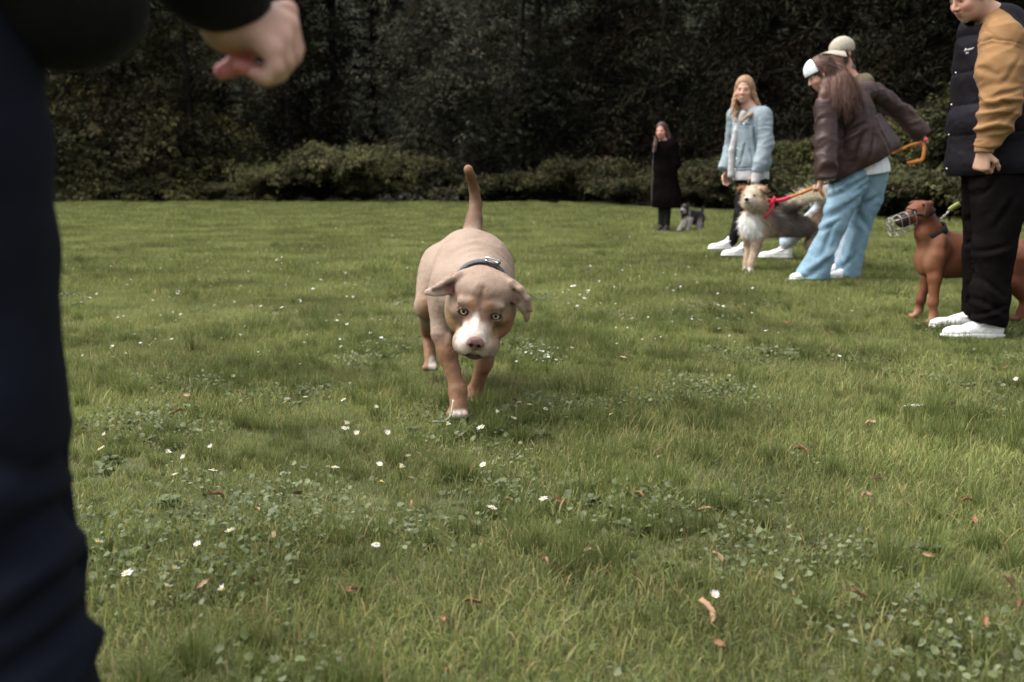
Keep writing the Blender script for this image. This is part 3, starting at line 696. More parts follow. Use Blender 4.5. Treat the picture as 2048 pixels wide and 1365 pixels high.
def tan_dog():
    base = GP(940, 815); T = thing('dog', (base[0], 3.6, float(ground_h(base[0], 3.6))), 'muscular tan and lilac short haired dog stalking forward, head low and tail up', 'dog')
    S = Sdf(.0042)
    TP = (.52, .42, .345); TAN = (.38, .215, .13); WH = (.78, .74, .70); DK = (.16, .115, .09)
    # trunk
    S.ell(P(936, 520, 3.98), (.125, .15, .125), k=.03)
    S.ell(P(941, 527, 3.78), (.128, .17, .13), k=.05)
    S.ell(P(947, 548, 3.58), (.150, .20, .155), k=.06)
    S.ell(P(948, 590, 3.42), (.112, .13, .118), k=.06)
    for sx, a in ((-1, P(893, 585, 3.46)), (1, P(990, 592, 3.48))): S.ell(a, (.055, .10, .095), k=.05)
    # neck
    S.cap(P(956, 560, 3.48), P(963, 586, 3.22), .112, .080, k=.04)
    # hind quarters
    for sx, hip, knee, hock, paw in ((-1, P(884, 535, 3.97), P(858, 612, 3.84), P(856, 668, 4.10), P(861, 728, 4.02)), (1, P(985, 540, 3.97), P(992, 622, 3.84), P(968, 700, 4.02), P(960, 772, 3.90))):
        S.ell(hip * .62 + knee * .38, (.062, .12, .125), k=.05)
        S.cap(hip, knee, .088, .056, k=.04); S.cap(knee, hock, .050, .026, k=.02); S.cap(hock, paw, .024, .024, k=.012)
        for j in range(4):
            q = paw + A((j - 1.5) * .014, -.030, -.012); S.cap(paw + A((j - 1.5) * .008, 0, 0), q, .014, .0125, k=.006)
    # front legs
    s0, e0, w0, p0 = P(892, 600, 3.47), P(885, 668, 3.42), P(916, 782, 3.37), P(916, 818, 3.345)
    S.cap(s0, e0, .062, .040, k=.035); S.ell(e0 * .7 + w0 * .3, (.034, .036, .060), k=.014); S.cap(e0, w0, .034, .0265, k=.014); S.ell(e0 * .75 + w0 * .25 + A(.012, -.02, 0), (.018, .020, .055), k=.010); S.ell(w0, .031, k=.012); S.cap(w0, p0 + A(0, -.005, .0), .030, .029, k=.012)
    for j in range(4):
        q = p0 + A((j - 1.5) * .0175, -.030 - (.008 if j in (1, 2) else 0), -.014 ); S.cap(p0 + A((j - 1.5) * .012, .0, -.004), q, .0150, .0135, k=.005)
    s1, e1, w1, p1 = P(982, 620, 3.50), P(978, 692, 3.54), P(951, 783, 3.62), P(946, 808, 3.60)
    S.cap(s1, e1, .058, .037, k=.03); S.ell(e1 * .7 + w1 * .3, (.031, .034, .05), k=.014); S.cap(e1, w1, .032, .0245, k=.014); S.ell(w1, .028, k=.012); S.cap(w1, p1, .032, .028, k=.012)
    for j in range(4):
        q = p1 + A((j - 1.5) * .0165, -.026, -.010); S.cap(p1 + A((j - 1.5) * .010, 0, 0), q, .0135, .0125, k=.006)
    # chest muscles
    S.ell(P(938, 625, 3.42), (.05, .07, .075), k=.03); S.ell(P(970, 628, 3.42), (.05, .07, .075), k=.03)
    # tail
    S.chain([P(943, 470, 4.06), P(948, 440, 4.12), P(951, 410, 4.17), P(949, 380, 4.17), P(942, 355, 4.13), P(936.5, 339, 4.06)], [.042, .034, .026, .0215, .0195, .0185], k=.012)
    # ---- head: local axes r (image right), u, f
    hc = P(962, 612, 3.10)
    yaw, pit, roll = R(-3), R(-21), R(-9)
    f = A(math.sin(yaw) * math.cos(pit), -math.cos(yaw) * math.cos(pit), math.sin(pit)); r_, u_, f = frame_rows(f, (0, 0, 1))
    # r_ = f x up ; for a face looking at -Y this is image LEFT, so flip
    r_ = -r_; r2 = r_ * math.cos(roll) + u_ * math.sin(roll); u2 = -r_ * math.sin(roll) + u_ * math.cos(roll); M = np.array([r2, u2, f])
    def W(x, y, z): return hc + A(x, y, z) @ M
    E = lambda c, r, k=.02, sub=False: S.ell(W(*c), r, M, k=k, sub=sub)
    E((0, .030, -.035), (.094, .078, .095), .02)
    E((0, .066, -.005), (.062, .036, .062), .03)
    for s in (-1, 1):
        E((s * .056, .050, -.025), (.044, .040, .060), .03)      # temples
        E((s * .064, -.018, -.028), (.050, .070, .066), .02)      # cheeks
        E((s * .062, -.060, -.010), (.040, .045, .060), .025)
        E((s * .040, .034, .050), (.036, .018, .020), .014)       # brow
        E((s * .027, .040, .060), (.017, .013, .010), .010)
        E((s * .060, -.012, .030), (.030, .022, .030), .02)       # cheek bone
    E((0, .000, .040), (.050, .050, .045), .02)
    S.cap(W(0, -.022, .050), W(0, -.046, .104), .040, .036, k=.02)     # muzzle bridge
    E((0, -.050, .085), (.050, .038, .050), .02)
    for s in (-1, 1):
        E((s * .030, -.080, .106), (.034, .038, .036), .010)      # flews
        E((s * .043, -.090, .078), (.030, .040, .044), .012)
        E((s * .018, -.058, .128), (.018, .018, .014), .008)
    E((0, -.116, .080), (.038, .020, .045), .012)                 # chin
    E((0, -.100, .030), (.055, .035, .070), .02)
    S.cap(W(-.048, -.112, .100), W(0, -.101, .138), .0045, .0045, k=.006, sub=True)   # mouth line
    S.cap(W(.048, -.112, .100), W(0, -.101, .138), .0045, .0045, k=.006, sub=True)
    S.cap(W(0, -.062, .150), W(0, -.092, .140), .0022, .0022, k=.004, sub=True)
    S.cap(W(0, .030, .085), W(0, .085, .050), .004, .006, k=.014, sub=True)            # furrow
    for s in (-1, 1):
        S.cap(W(s * .012, .050, .080), W(s * .020, .086, .052), .003, .004, k=.008, sub=True)
        S.cap(W(s * .022, -.034, .105), W(s * .046, -.044, .070), .003, .004, k=.010, sub=True)
        E((s * .0505, .003, .0625), (.0195, .0145, .016), .005, True)                   # eye sockets
        S.chain([W(s * .0505 - .019, .004, .0585), W(s * .0505 - .010, .0155, .0655), W(s * .0505 + .010, .0155, .0640), W(s * .0505 + .019, .004, .0560)], [.0042] * 4, k=.004)      # upper lid
        S.chain([W(s * .0505 - .019, .002, .0585), W(s * .0505 - .008, -.0105, .0635), W(s * .0505 + .010, -.0105, .0625), W(s * .0505 + .019, .002, .0560)], [.0040] * 4, k=.004)  # lower lid
    # ears: thin folded leather
    def ear(pts, wds, thk, nrm):
        pts = bezier(pts, 16); m = len(pts); t = np.linspace(0, 1, m); q = np.linspace(0, 1, len(wds))
        wds = np.interp(t, q, wds); nrm = np.stack([np.interp(t, q, [n_[k] for n_ in nrm]) for k in range(3)], 1)
        for i in range(m - 1):
            a, b = W(*pts[i]), W(*pts[i + 1]); d = unit(b - a); n = unit(nrm[i] @ M); n = unit(n - d * (n @ d)); s_ = np.cross(n, d)
            L = np.linalg.norm(b - a) / 2
            S.ell((a + b) / 2 - n * .0, (L * 2.2, thk * (1.25 - .45 * t[i]), wds[i]), np.array([d, n, s_]), k=.006)
    ear([(-.052, .066, -.034), (-.085, .062, -.014), (-.112, .052, .002), (-.135, .040, .012), (-.155, .032, .014), (-.176, .026, .012)], [.034, .036, .031, .023, .016, .009], .0062, [(-.2, .6, .8)] * 6)
    ear([(.052, .066, -.034), (.088, .066, -.012), (.112, .056, .002), (.130, .036, .008), (.142, .010, .010), (.150, -.022, .008)], [.034, .036, .034, .028, .020, .008], .0062, [(.2, .6, .8), (.3, .6, .8), (.5, .5, .8), (.6, .3, .8), (.6, .2, .8), (.6, .2, .8)])
    S.chain([W(*q) for q in [(-.050, .088, -.030), (-.082, .090, -.006), (-.110, .077, .008), (-.134, .060, .018), (-.154, .048, .020)]], [.012, .010, .009, .008, .006], k=.010)
    S.chain([W(*q) for q in [(.050, .088, -.030), (.084, .092, -.006), (.114, .082, .008), (.140, .056, .016), (.158, .018, .018)]], [.012, .010, .009, .008, .006], k=.010)
    S.ell(W(-.088, .046, -.006), A(.030, .022, .008), M, k=.008); S.ell(W(.092, .046, -.006), A(.028, .024, .008), M, k=.008)
    V, Q = S.mesh(smooth=2)
    N = normals(V, Q); V = V + N * (.0011 * fbm(V * 60, 2) + .0016 * fbm(V * A(18, 18, 30), 2))[:, None]
    # neck and back skin rolls
    q = (V - P(957, 552, 3.48)) @ unit(P(960, 520, 3.6) - P(964, 585, 3.22)); top = np.clip(N[:, 2], 0, 1)
    V = V + N * (.0034 * np.sin(q * 80 + 7 * perlin(V * 7)) * np.exp(-((q - .03) / .12) ** 2) * top)[:, None]
    # colour of the coat
    b = []
    def PB(p, r, c, s=.35): b.append((p, r, c, s))
    PB(P(876, 700, 3.42) , (.2, .3, .05), TP, .1)
    for p, r in ((w0 * .5 + e0 * .5, (.10, .12, .10)), (w0, (.07, .09, .11)), (p0, (.07, .1, .07)), (w1, (.08, .12, .12)), (e1 * .5 + w1 * .5, (.09, .1, .10)), (P(861, 700, 4.05), (.10, .2, .13)), (P(960, 740, 3.95), (.1, .2, .13))): PB(p, r, TAN, .45)
    PB(P(858, 612, 3.84), (.04, .12, .07), A(.36, .21, .12), .5)
    PB(P(942, 400, 4.15), (.12, .12, .20), (.24, .145, .085), .4); PB(P(938, 338, 4.04), (.03, .05, .022), (.42, .25, .15), .5)
    PB(p0 + A(.004, -.03, -.016), (.030, .035, .022), WH, .3); PB(p1 + A(.012, -.02, -.01), (.03, .04, .03), WH, .3); PB(P(866, 732, 4.0) + A(0, -.02, 0), (.018, .05, .045), WH, .3)
    PB(P(945, 660, 3.36), (.05, .09, .10), (.5, .33, .22), .4)
    C = paint(V, TP, b, nz=.35) * A(.50, .455, .42)
    H = (V - hc) @ M.T; hm = np.linalg.norm((H - A(0, -.01, .04)) / A(.20, .16, .17), axis=1) < 1
    hb = [((0, .02, -.02), (.15, .10, .12), (.49, .375, .30), .3),
          ((-.070, -.045, .0), (.040, .045, .07), (.46, .28, .13), .45), ((.074, -.035, .0), (.036, .05, .07), (.40, .19, .08), .45),
          ((.052, -.030, .045), (.026, .022, .04), (.27, .20, .155), .5), ((-.060, -.020, .040), (.026, .026, .04), (.30, .25, .21), .5),
          ((-.045, -.055, .07), (.020, .04, .05), (.50, .40, .29), .5), ((.048, -.062, .06), (.020, .035, .05), (.48, .31, .17), .5),
          ((0, .040, .07), (.030, .05, .04), (.36, .235, .165), .5), ((0, .02, .085), (.016, .045, .03), (.36, .24, .18), .5),
          ((-.028, .036, .075), (.016, .011, .03), (.47, .27, .15), .5), ((.030, .036, .075), (.016, .012, .03), (.47, .27, .15), .5),
          ((-.05, .004, .07), (.026, .020, .03), (.34, .19, .15), .4), ((.05, .004, .07), (.026, .020, .03), (.32, .19, .15), .4),
          ((-.008, -.052, .12), (.038, .044, .07), (1.5, 1.43, 1.4), .45), ((-.010, -.022, .095), (.012, .042, .03), (1.35, 1.26, 1.2), .5), ((-.030, -.070, .12), (.028, .032, .05), (1.38, 1.2, 1.17), .4),
          ((.028, -.078, .125), (.019, .024, .03), (.72, .60, .56), .4), ((-.034, -.06, .09), (.022, .032, .045), (1.35, 1.25, 1.2), .5), ((.030, -.060, .115), (.018, .020, .035), (.70, .60, .54), .5),
          ((0, -.074, .140), (.008, .020, .02), (.36, .20, .18), .4), ((0, -.112, .12), (.040, .007, .05), (.10, .07, .05), .4), ((0, -.122, .09), (.040, .012, .05), (.15, .12, .08), .4),
          ((-.098, .046, .0), (.025, .019, .03), (.34, .16, .12), .3), ((-.086, .048, .0), (.012, .012, .03), (.10, .05, .04), .4), ((.100, .044, .0), (.022, .022, .03), (.16, .08, .06), .35),  # pink inner ears, with the shade of the ear hollows painted in dark
          ((-.150, .036, .01), (.028, .030, .03), (.62, .50, .44), .5)]
    for s in (-1, 1):
        hb += [((s * .0505, .012, .066), (.021, .0065, .02), (.09, .06, .05), .35), ((s * .0505, -.0065, .063), (.0185, .0045, .02), (.36, .18, .15), .35), ((s * .0505, .002, .066), (.0175, .0095, .02), (.10, .06, .05), .25)]
    Ch = C / A(.50, .455, .42); n = fbm(H * 60, 2)
    for c, r, col, soft in hb:
        d = np.linalg.norm((H - A(*c)) / A(*r), axis=1) + n * .22; w = np.clip((1 + soft - d) / (2 * soft), 0, 1); w = (w * w * (3 - 2 * w))[:, None]; Ch = Ch * (1 - w) + A(*col) * w
    C[hm] = Ch[hm] * A(.52, .475, .44)
    body = mesh_obj('body', V, Q, MAT_FUR, T, C)
    # nose
    NS = Sdf(.0015)
    def NE(c, r, k=.004, sub=False): NS.ell(W(*c), r, M, k=k, sub=sub)
    NE((0, -.046, .145), (.024, .018, .013)); NE((-.015, -.052, .146), (.013, .014, .012)); NE((.015, -.052, .146), (.013, .014, .012)); NE((0, -.064, .145), (.012, .014, .009))
    NE((-.0115, -.055, .158), (.0062, .0065, .011), .002, True); NE((.0115, -.055, .158), (.0062, .0065, .011), .002, True); NE((-.022, -.058, .153), (.006, .0028, .008), .002, True); NE((.022, -.058, .153), (.006, .0028, .008), .002, True)
    NS.cap(W(0, -.056, .160), W(0, -.078, .156), .0013, .0013, k=.002, sub=True)
    nv, nq = NS.mesh(); Hn = (nv - hc) @ M.T; nc = np.tile(A(.20, .105, .09), (len(nv), 1))
    for s in (-1, 1):
        d = np.linalg.norm((Hn - A(s * .0115, -.055, .150)) / A(.0072, .0075, .011), axis=1); nc[d < 1] = (.035, .018, .015)
    mesh_obj('nose', nv, nq, MAT_NOSE, T, nc)
    for s in (-1, 1):
        c = W(s * .0500, .0030, .0500); eyeball(c, .0150, unit(unit(A(0, 0, CAM_H) - c) * .5 + M[2] * .6 - M[1] * .05), (.56, .54, .38), T, pupil=.38, iris_r=.92, dark=(.06, .04, .035))
    # short coat
    tailrt = P(943, 470, 4.06)
    def comb(p, n):
        d = np.tile(A(-.05, 1, -.25), (len(p), 1)); h = (p - hc) @ M.T; hd = (np.linalg.norm(h / A(.2, .16, .17), axis=1) < 1)
        d[hd] = (-M[2] * .9 + M[1] * .5); leg = p[:, 2] < .34; d[leg & ~hd] = A(0, .2, -1); tl = p[:, 1] > 4.03; d[tl & (p[:, 2] > .6)] = A(0, 0, 1); return d
    def kp(c):
        h = (c - hc) @ M.T; e = np.ones(len(c))
        for s in (-1, 1): e[np.linalg.norm((h - A(s * .05, .003, .06)) / A(.022, .014, .03), axis=1) < 1] = 0
        e[np.linalg.norm((h - A(0, -.055, .148)) / A(.028, .026, .02), axis=1) < 1] = 0
        return e
    fv, ff, fc = strands(V, Q, C, 90000, .0095, .00085, comb, 4, lift=.08, jitter=.2, seg=2, keep=kp, colvar=.26)
    mesh_obj('coat', fv, ff, MAT_HAIR, T, fc)
    wk = []
    rs = np.random.RandomState(3)
    for s in (-1, 1):
        for j in range(4):
            a = W(s * (.030 + .012 * rs.rand()), -.070 - .022 * rs.rand(), .118 + .012 * rs.rand()); d = unit(M[0] * s * (1.0 + rs.rand()) - M[1] * (.2 + .5 * rs.rand()) + M[2] * .5); L = .03 + .02 * rs.rand()
            wk.append(tube([a, a + d * L * .5, a + d * L - M[1] * .006], [.0004, .0003, .0001], 4))
    wm_ = solid('whisker', (.35, .3, .25), rough=.5, var=0)
    for v, f_ in wk: poly_obj('whisker', v, f_, wm_, T)
    # collar (worn, so it stays with the dog as a thing of its own)
    cc = P(962, 576, 3.29); ax = unit(P(956, 560, 3.48) - P(963, 586, 3.22) + A(0, 0, .03)); rr, uu, _ = frame_rows(ax, (0, 0, 1))
    def ring(rad, hgt, off=0, n=60):
        return [cc + ax * off + (math.cos(2 * math.pi * i / n) * rr * rad + math.sin(2 * math.pi * i / n) * uu * rad * hgt) for i in range(n)]
    path = np.array(ring(.0905, 1.0))
    VV = []; FF = []
    for i, p in enumerate(path):
        o = unit(p - cc)
        for (a, b_) in ((-.017, 0), (-.015, .0045), (.015, .0045), (.017, 0)): VV.append(p + ax * a + o * b_)
    nP = len(path)
    for i in range(nP):
        for j in range(4): FF.append((i * 4 + j, i * 4 + (j + 1) % 4, ((i + 1) % nP) * 4 + (j + 1) % 4, ((i + 1) % nP) * 4 + j))
    CO = poly_obj('collar', VV, FF, solid('webbing', (.10, .11, .125), rough=.8, var=.3, vscale=90, bump=.5, bscale=400), T); CT = T
    # metal parts on top of the neck, towards image right
    an = math.radians(70); rr = -rr if rr[0] < 0 else rr
    top = cc + (rr * math.cos(an) + uu * math.sin(an)) * .0965; o_ = unit(top - cc); sd_ = unit(np.cross(o_, ax))
    bk = [top + sd_ * .020 * sx + ax * .014 * sy for sx, sy in ((-1, -1), (1, -1), (1, 1), (-1, 1), (-1, -1))]
    v, f_ = tube(np.array(bk), .0030, 8); poly_obj('buckle', v, f_, MAT_STEEL, CT).parent = CO
    th = np.linspace(0, 2 * math.pi, 24, endpoint=False); c2 = top + o_ * .010 - ax * .022 
    v, f_ = tube(np.array([c2 + sd_ * .024 * math.cos(t) - ax * .010 * math.sin(t) + o_ * .006 * math.sin(t) for t in th]), .0032, 8, closed=True); poly_obj('ring', v, f_, MAT_STEEL, CT).parent = CO
    v, f_ = blob(top + rr * .022 - uu * .004, (.011, .016, .010), None); poly_obj('fastener', v, f_, MAT_STEEL, CT).parent = CO
if want('tandog'): tan_dog()
def ribbon(path, wid, nrm, thk=.002):
    """flat strap along a path"""
    path = np.asarray(path); T_ = np.gradient(path, axis=0); T_ /= np.linalg.norm(T_, axis=1)[:, None]; V = []; F = []
    for i, p in enumerate(path):
        s_ = unit(np.cross(T_[i], nrm if np.ndim(nrm) == 1 else nrm[i])); n_ = np.cross(s_, T_[i]); w = wid / 2
        V += [p - s_ * w - n_ * thk, p + s_ * w - n_ * thk, p + s_ * w + n_ * thk, p - s_ * w + n_ * thk]
    for i in range(len(path) - 1):
        for j in range(4): F.append((i * 4 + j, i * 4 + (j + 1) % 4, i * 4 + 4 + (j + 1) % 4, i * 4 + 4 + j))
    F += [(0, 3, 2, 1), (len(V) - 4, len(V) - 3, len(V) - 2, len(V) - 1)]
    return np.array(V), F
def collar_band(c, ax, rad, wid, n=40, thk=.004):
    r1, u1, a = frame_rows(ax, (0, .1, 1)); V = []; F = []
    for i in range(n):
        o = math.cos(2 * math.pi * i / n) * r1 + math.sin(2 * math.pi * i / n) * u1
        for (q, b) in ((-wid / 2, 0), (-wid / 2, thk), (wid / 2, thk), (wid / 2, 0)): V.append(c + a * q + o * (rad + b))
    for i in range(n):
        for j in range(4): F.append((i * 4 + j, i * 4 + (j + 1) % 4, ((i + 1) % n) * 4 + (j + 1) % 4, ((i + 1) % n) * 4 + j))
    return V, F
def leg(S, pts, rad, k=.02, toes=True, tr=.012, fwd=(-1, 0, 0)):
    S.chain(pts, rad, k=k); p = pts[-1]; f = unit(fwd); x = np.cross(f, A(0, 0, 1))
    if toes:
        for j in range(4): S.cap(p, p + f * (.028 + .004 * (j in (1, 2))) + x * (j - 1.5) * .014 - A(0, 0, .008), tr * 1.1, tr, k=.006)

def brown_dog():
    T = thing('dog', (P(1880, 600, 5.6)[0], 5.6, float(ground_h(2.4, 5.6))), 'red brown dog in a wire basket muzzle standing beside the white trainers', 'dog')
    S = Sdf(.005); g = lambda x, y: float(ground_h(x, y))
    S.ell(P(1893, 510, 5.62), (.105, .092, .132), k=.05); S.ell(P(1925, 512, 5.62), (.12, .095, .120), k=.05); S.cap(P(1940, 510, 5.62), P(2010, 518, 5.64), .108, .074, k=.04); S.ell(P(2040, 518, 5.64), (.095, .085, .108), k=.04)
    S.ell(P(1853, 520, 5.60), (.065, .08, .095), k=.04)
    S.cap(P(1874, 494, 5.62), P(1851, 440, 5.60), .084, .058, k=.04); S.cap(P(1866, 492, 5.6), P(1846, 470, 5.58), .055, .045, k=.05)
    # head
    hc = P(1838, 424, 5.60); f = A(-.93, -.20, -.22); r_, u_, f = frame_rows(f, (0, 0, 1)); M = np.array([r_, u_, f]); W = lambda x, y, z: hc + A(x, y, z) @ M
    S.ell(W(0, .005, -.012), (.058, .055, .070), M, k=.02); S.ell(W(0, .022, .028), (.042, .024, .036), M, k=.02)
    for q in (-1, 1): S.ell(W(q * .034, -.022, .0), (.030, .038, .050), M, k=.02); S.ell(W(q * .024, .024, .045), (.015, .010, .014), M, k=.01); S.ell(W(q * .034, .008, .048), (.014, .010, .012), M, k=.005, sub=True)
    S.cap(W(0, -.012, .045), W(0, -.026, .128), .034, .024, k=.02); S.cap(W(0, -.040, .03), W(0, -.046, .115), .026, .018, k=.015); S.ell(W(0, -.020, .138), (.017, .014, .012), M, k=.005)
    for q in (-1, 1):
        b = bezier([W(q * .048, .050, -.018), W(q * .072, .046, -.018), W(q * .080, .012, -.004), W(q * .074, -.020, .010)], 10)
        for i in range(len(b) - 1): d = unit(b[i + 1] - b[i]); n = unit(np.cross(d, M[2])); S.ell((b[i] + b[i + 1]) / 2, (.018, .0055, .030 * (1 - .45 * i / len(b))), np.array([d, n, np.cross(d, n)]), k=.005)
    S.ell(P(1882, 498, 5.53), (.050, .035, .085), k=.02); S.ell(P(1862, 530, 5.53), (.038, .035, .05), k=.02); S.cap(P(1898, 480, 5.50), P(1888, 540, 5.50), .006, .006, k=.02, sub=True)
    leg(S, [P(1873, 515, 5.54), P(1870, 556, 5.52), P(1866, 605, 5.52), P(1867, 630, 5.52), P(1863, 643, 5.51)], [.056, .036, .025, .021, .021])
    leg(S, [P(1862, 515, 5.70), P(1855, 560, 5.72), P(1842, 600, 5.72), P(1838, 618, 5.73), P(1833, 630, 5.72)], [.050, .033, .024, .020, .020])
    leg(S, [P(2040, 525, 5.56), P(2030, 565, 5.54), P(2052, 602, 5.55), P(2036, 635, 5.54)], [.098, .06, .028, .022]); leg(S, [P(2050, 525, 5.72), P(2048, 565, 5.74), P(2072, 600, 5.75), P(2060, 630, 5.74)], [.09, .055, .027, .022])
    S.chain([P(2072, 495, 5.64), P(2092, 520, 5.65), P(2098, 560, 5.66), P(2108, 590, 5.66)], [.03, .02, .015, .009], k=.02)
    V, Q = S.mesh(smooth=2); N = normals(V, Q); V = V + N * (.0025 * fbm(V * 14, 2) + .0022 * perlin(V * A(30, 30, 7)))[:, None]
    RB = (.128, .043, .018); C = paint(V, RB, [(W(.076, .022, -.010), (.030, .040, .045), (.050, .020, .011), .3), (W(-.076, .022, -.010), (.030, .040, .045), (.055, .022, .012), .3), (P(1950, 465, 5.62), (.40, .08, .05), (.105, .034, .015), .5), (P(1868, 600, 5.5), (.04, .05, .16), (.19, .075, .034), .5), (P(1895, 535, 5.52), (.10, .05, .06), (.17, .062, .028), .6), (P(1880, 490, 5.5), (.03, .05, .08), (.17, .062, .028), .6), (P(1940, 520, 5.52), (.08, .05, .06), (.105, .036, .016), .6), (P(1845, 520, 5.55), (.05, .07, .10), (.20, .085, .04), .5), (P(1860, 430, 5.5), (.05, .08, .06), (.115, .045, .026), .4), (W(0, .012, .06), (.03, .03, .03), (.15, .062, .03), .5), (W(0, -.03, .12), (.05, .05, .065), (.035, .022, .018), .4), (W(.03, .005, .045), (.018, .014, .018), (.04, .022, .015), .5), (W(-.03, .005, .045), (.018, .014, .018), (.04, .022, .015), .5),
                        (P(1856, 500, 5.54), (.05, .06, .10), (.165, .072, .034), .6), (P(1920, 560, 5.62), (.25, .12, .03), (.10, .040, .02), .5), (P(1865, 640, 5.5), (.06, .06, .03), (.26, .13, .075), .5), (P(1835, 628, 5.7), (.06, .06, .03), (.24, .12, .07), .5)], nz=.3)
    mesh_obj('body', V, Q, MAT_FUR, T, C)
    def comb(p, n): d = np.tile(A(1, 0, -.3), (len(p), 1)); d[p[:, 2] < .30] = (0, 0, -1); return d
    fv, ff, fc = strands(V, Q, C, 26000, .012, .0016, comb, 6, lift=.15, jitter=.15, seg=2, colvar=.22); mesh_obj('coat', fv, ff, MAT_HAIR, T, fc)
    for q in (-1, 1): c = W(q * .0325, .007, .040); eyeball(c, .0105, unit(M[2] * .8 + M[0] * q * .5), (.09, .04, .015), T, pupil=.5, iris_r=1.0)
    # collar
    ax = unit(P(1850, 436, 5.60) - P(1872, 490, 5.62)); cc = lerp(P(1874, 494, 5.62), P(1851, 440, 5.60), .52)
    v, fc_ = collar_band(cc, ax, .0835, .045); CO = poly_obj('collar', v, fc_, mat('black_webbing', (.014, .014, .015), rough=.7, bump=.4, bscale=300), T)
    v, fc_ = blob(cc - ax * .01 + A(-.062, -.055, -.02), (.016, .005, .018)); poly_obj('tag', v, fc_, mat('neon_yellow', (.55, .62, .04), rough=.5), T).parent = CO
    # wire basket muzzle
    pr = []
    def ringp(z, w, t, b, n=14, m=2.6):
        out = []
        for i in range(n):
            a = 2 * math.pi * i / n; ca, sa = math.cos(a), math.sin(a); k = (abs(ca) ** m + abs(sa) ** m) ** (-1 / m); y = t if sa > 0 else b; out.append(W(ca * k * w, -.02 + sa * k * y, z))
        return np.array(out)
    st = [(.052, .050, .044, .062), (.095, .048, .040, .074), (.140, .046, .034, .082), (.184, .040, .026, .074)]
    rg = [ringp(*s_) for s_ in st]
    for r in rg: pr.append(tube(r, .0018, 6, closed=True))
    for i in range(14):
        if i % 2 == 0 or True:
            pts = [r[i] for r in rg] ; 
            if i % 2 == 0: pr.append(tube(pts, .0015, 6))
    ce = W(0, -.040, .192)
    for i in (0, 3, 7, 10): pr.append(tube([rg[3][i], ce], .0019, 6))
    v, fc_ = join(pr); MZ = poly_obj('muzzle_basket', v, fc_, mat('dull_wire', (.34, .34, .34), rough=.4, metal=.7, var=.1), T)
    blk = mat('black_leather', (.015, .014, .014), rough=.6)
    pr = [ribbon(bezier([W(q * .050, .000, .050), W(q * .062, -.012, .02), W(q * .066, -.02, -.03), W(q * .045, .0, -.072)], 10), .012, M[0] * q) for q in (-1, 1)] + [ribbon(bezier([W(-.038, .026, .050), W(0, .034, .054), W(.038, .026, .050)], 8), .020, M[1])]
    v, fc_ = join(pr); s_ = poly_obj('strap', v, fc_, blk, T); s_.parent = MZ
    # lead: clip, chain and neon grip running up to the hands behind the trousers
    L0 = cc + A(.035, -.02, .072)
    LT_ = thing('leash', L0, 'dog lead with neon yellow grip and short chain on the brown dog', 'leash')
    a, b, c, d = L0, P(1900, 421, 5.5), P(1921, 408, 5.45), P(1958, 330, 5.42)
    pr = []
    for i in range(7):
        p = lerp(a, b, i / 6.5); dr = unit(b - a); s2 = unit(np.cross(dr, A(0, 1, 0))) if i % 2 else A(0, 1, 0) - dr * dr[1]
        pr.append(tube([p + dr * .010 * math.cos(t) + s2 * .0065 * math.sin(t) for t in np.linspace(0, 2 * math.pi, 10, endpoint=False)], .0026, 5, closed=True))
    v, f2 = join(pr); poly_obj('chain', v, f2, MAT_STEEL, LT_)
    v, f2 = ribbon(bezier([b, lerp(b, c, .5) + A(0, 0, .004), c], 8), .030, A(0, 1, .2), .004); poly_obj('grip', v, f2, mat('neon_webbing', (.34, .38, .13), rough=.7, bump=.3, bscale=200), LT_)
    v, f2 = ribbon(bezier([c, P(1940, 385, 5.43), d], 10), .018, A(0, 1, .2), .002); poly_obj('strap', v, f2, blk, LT_)

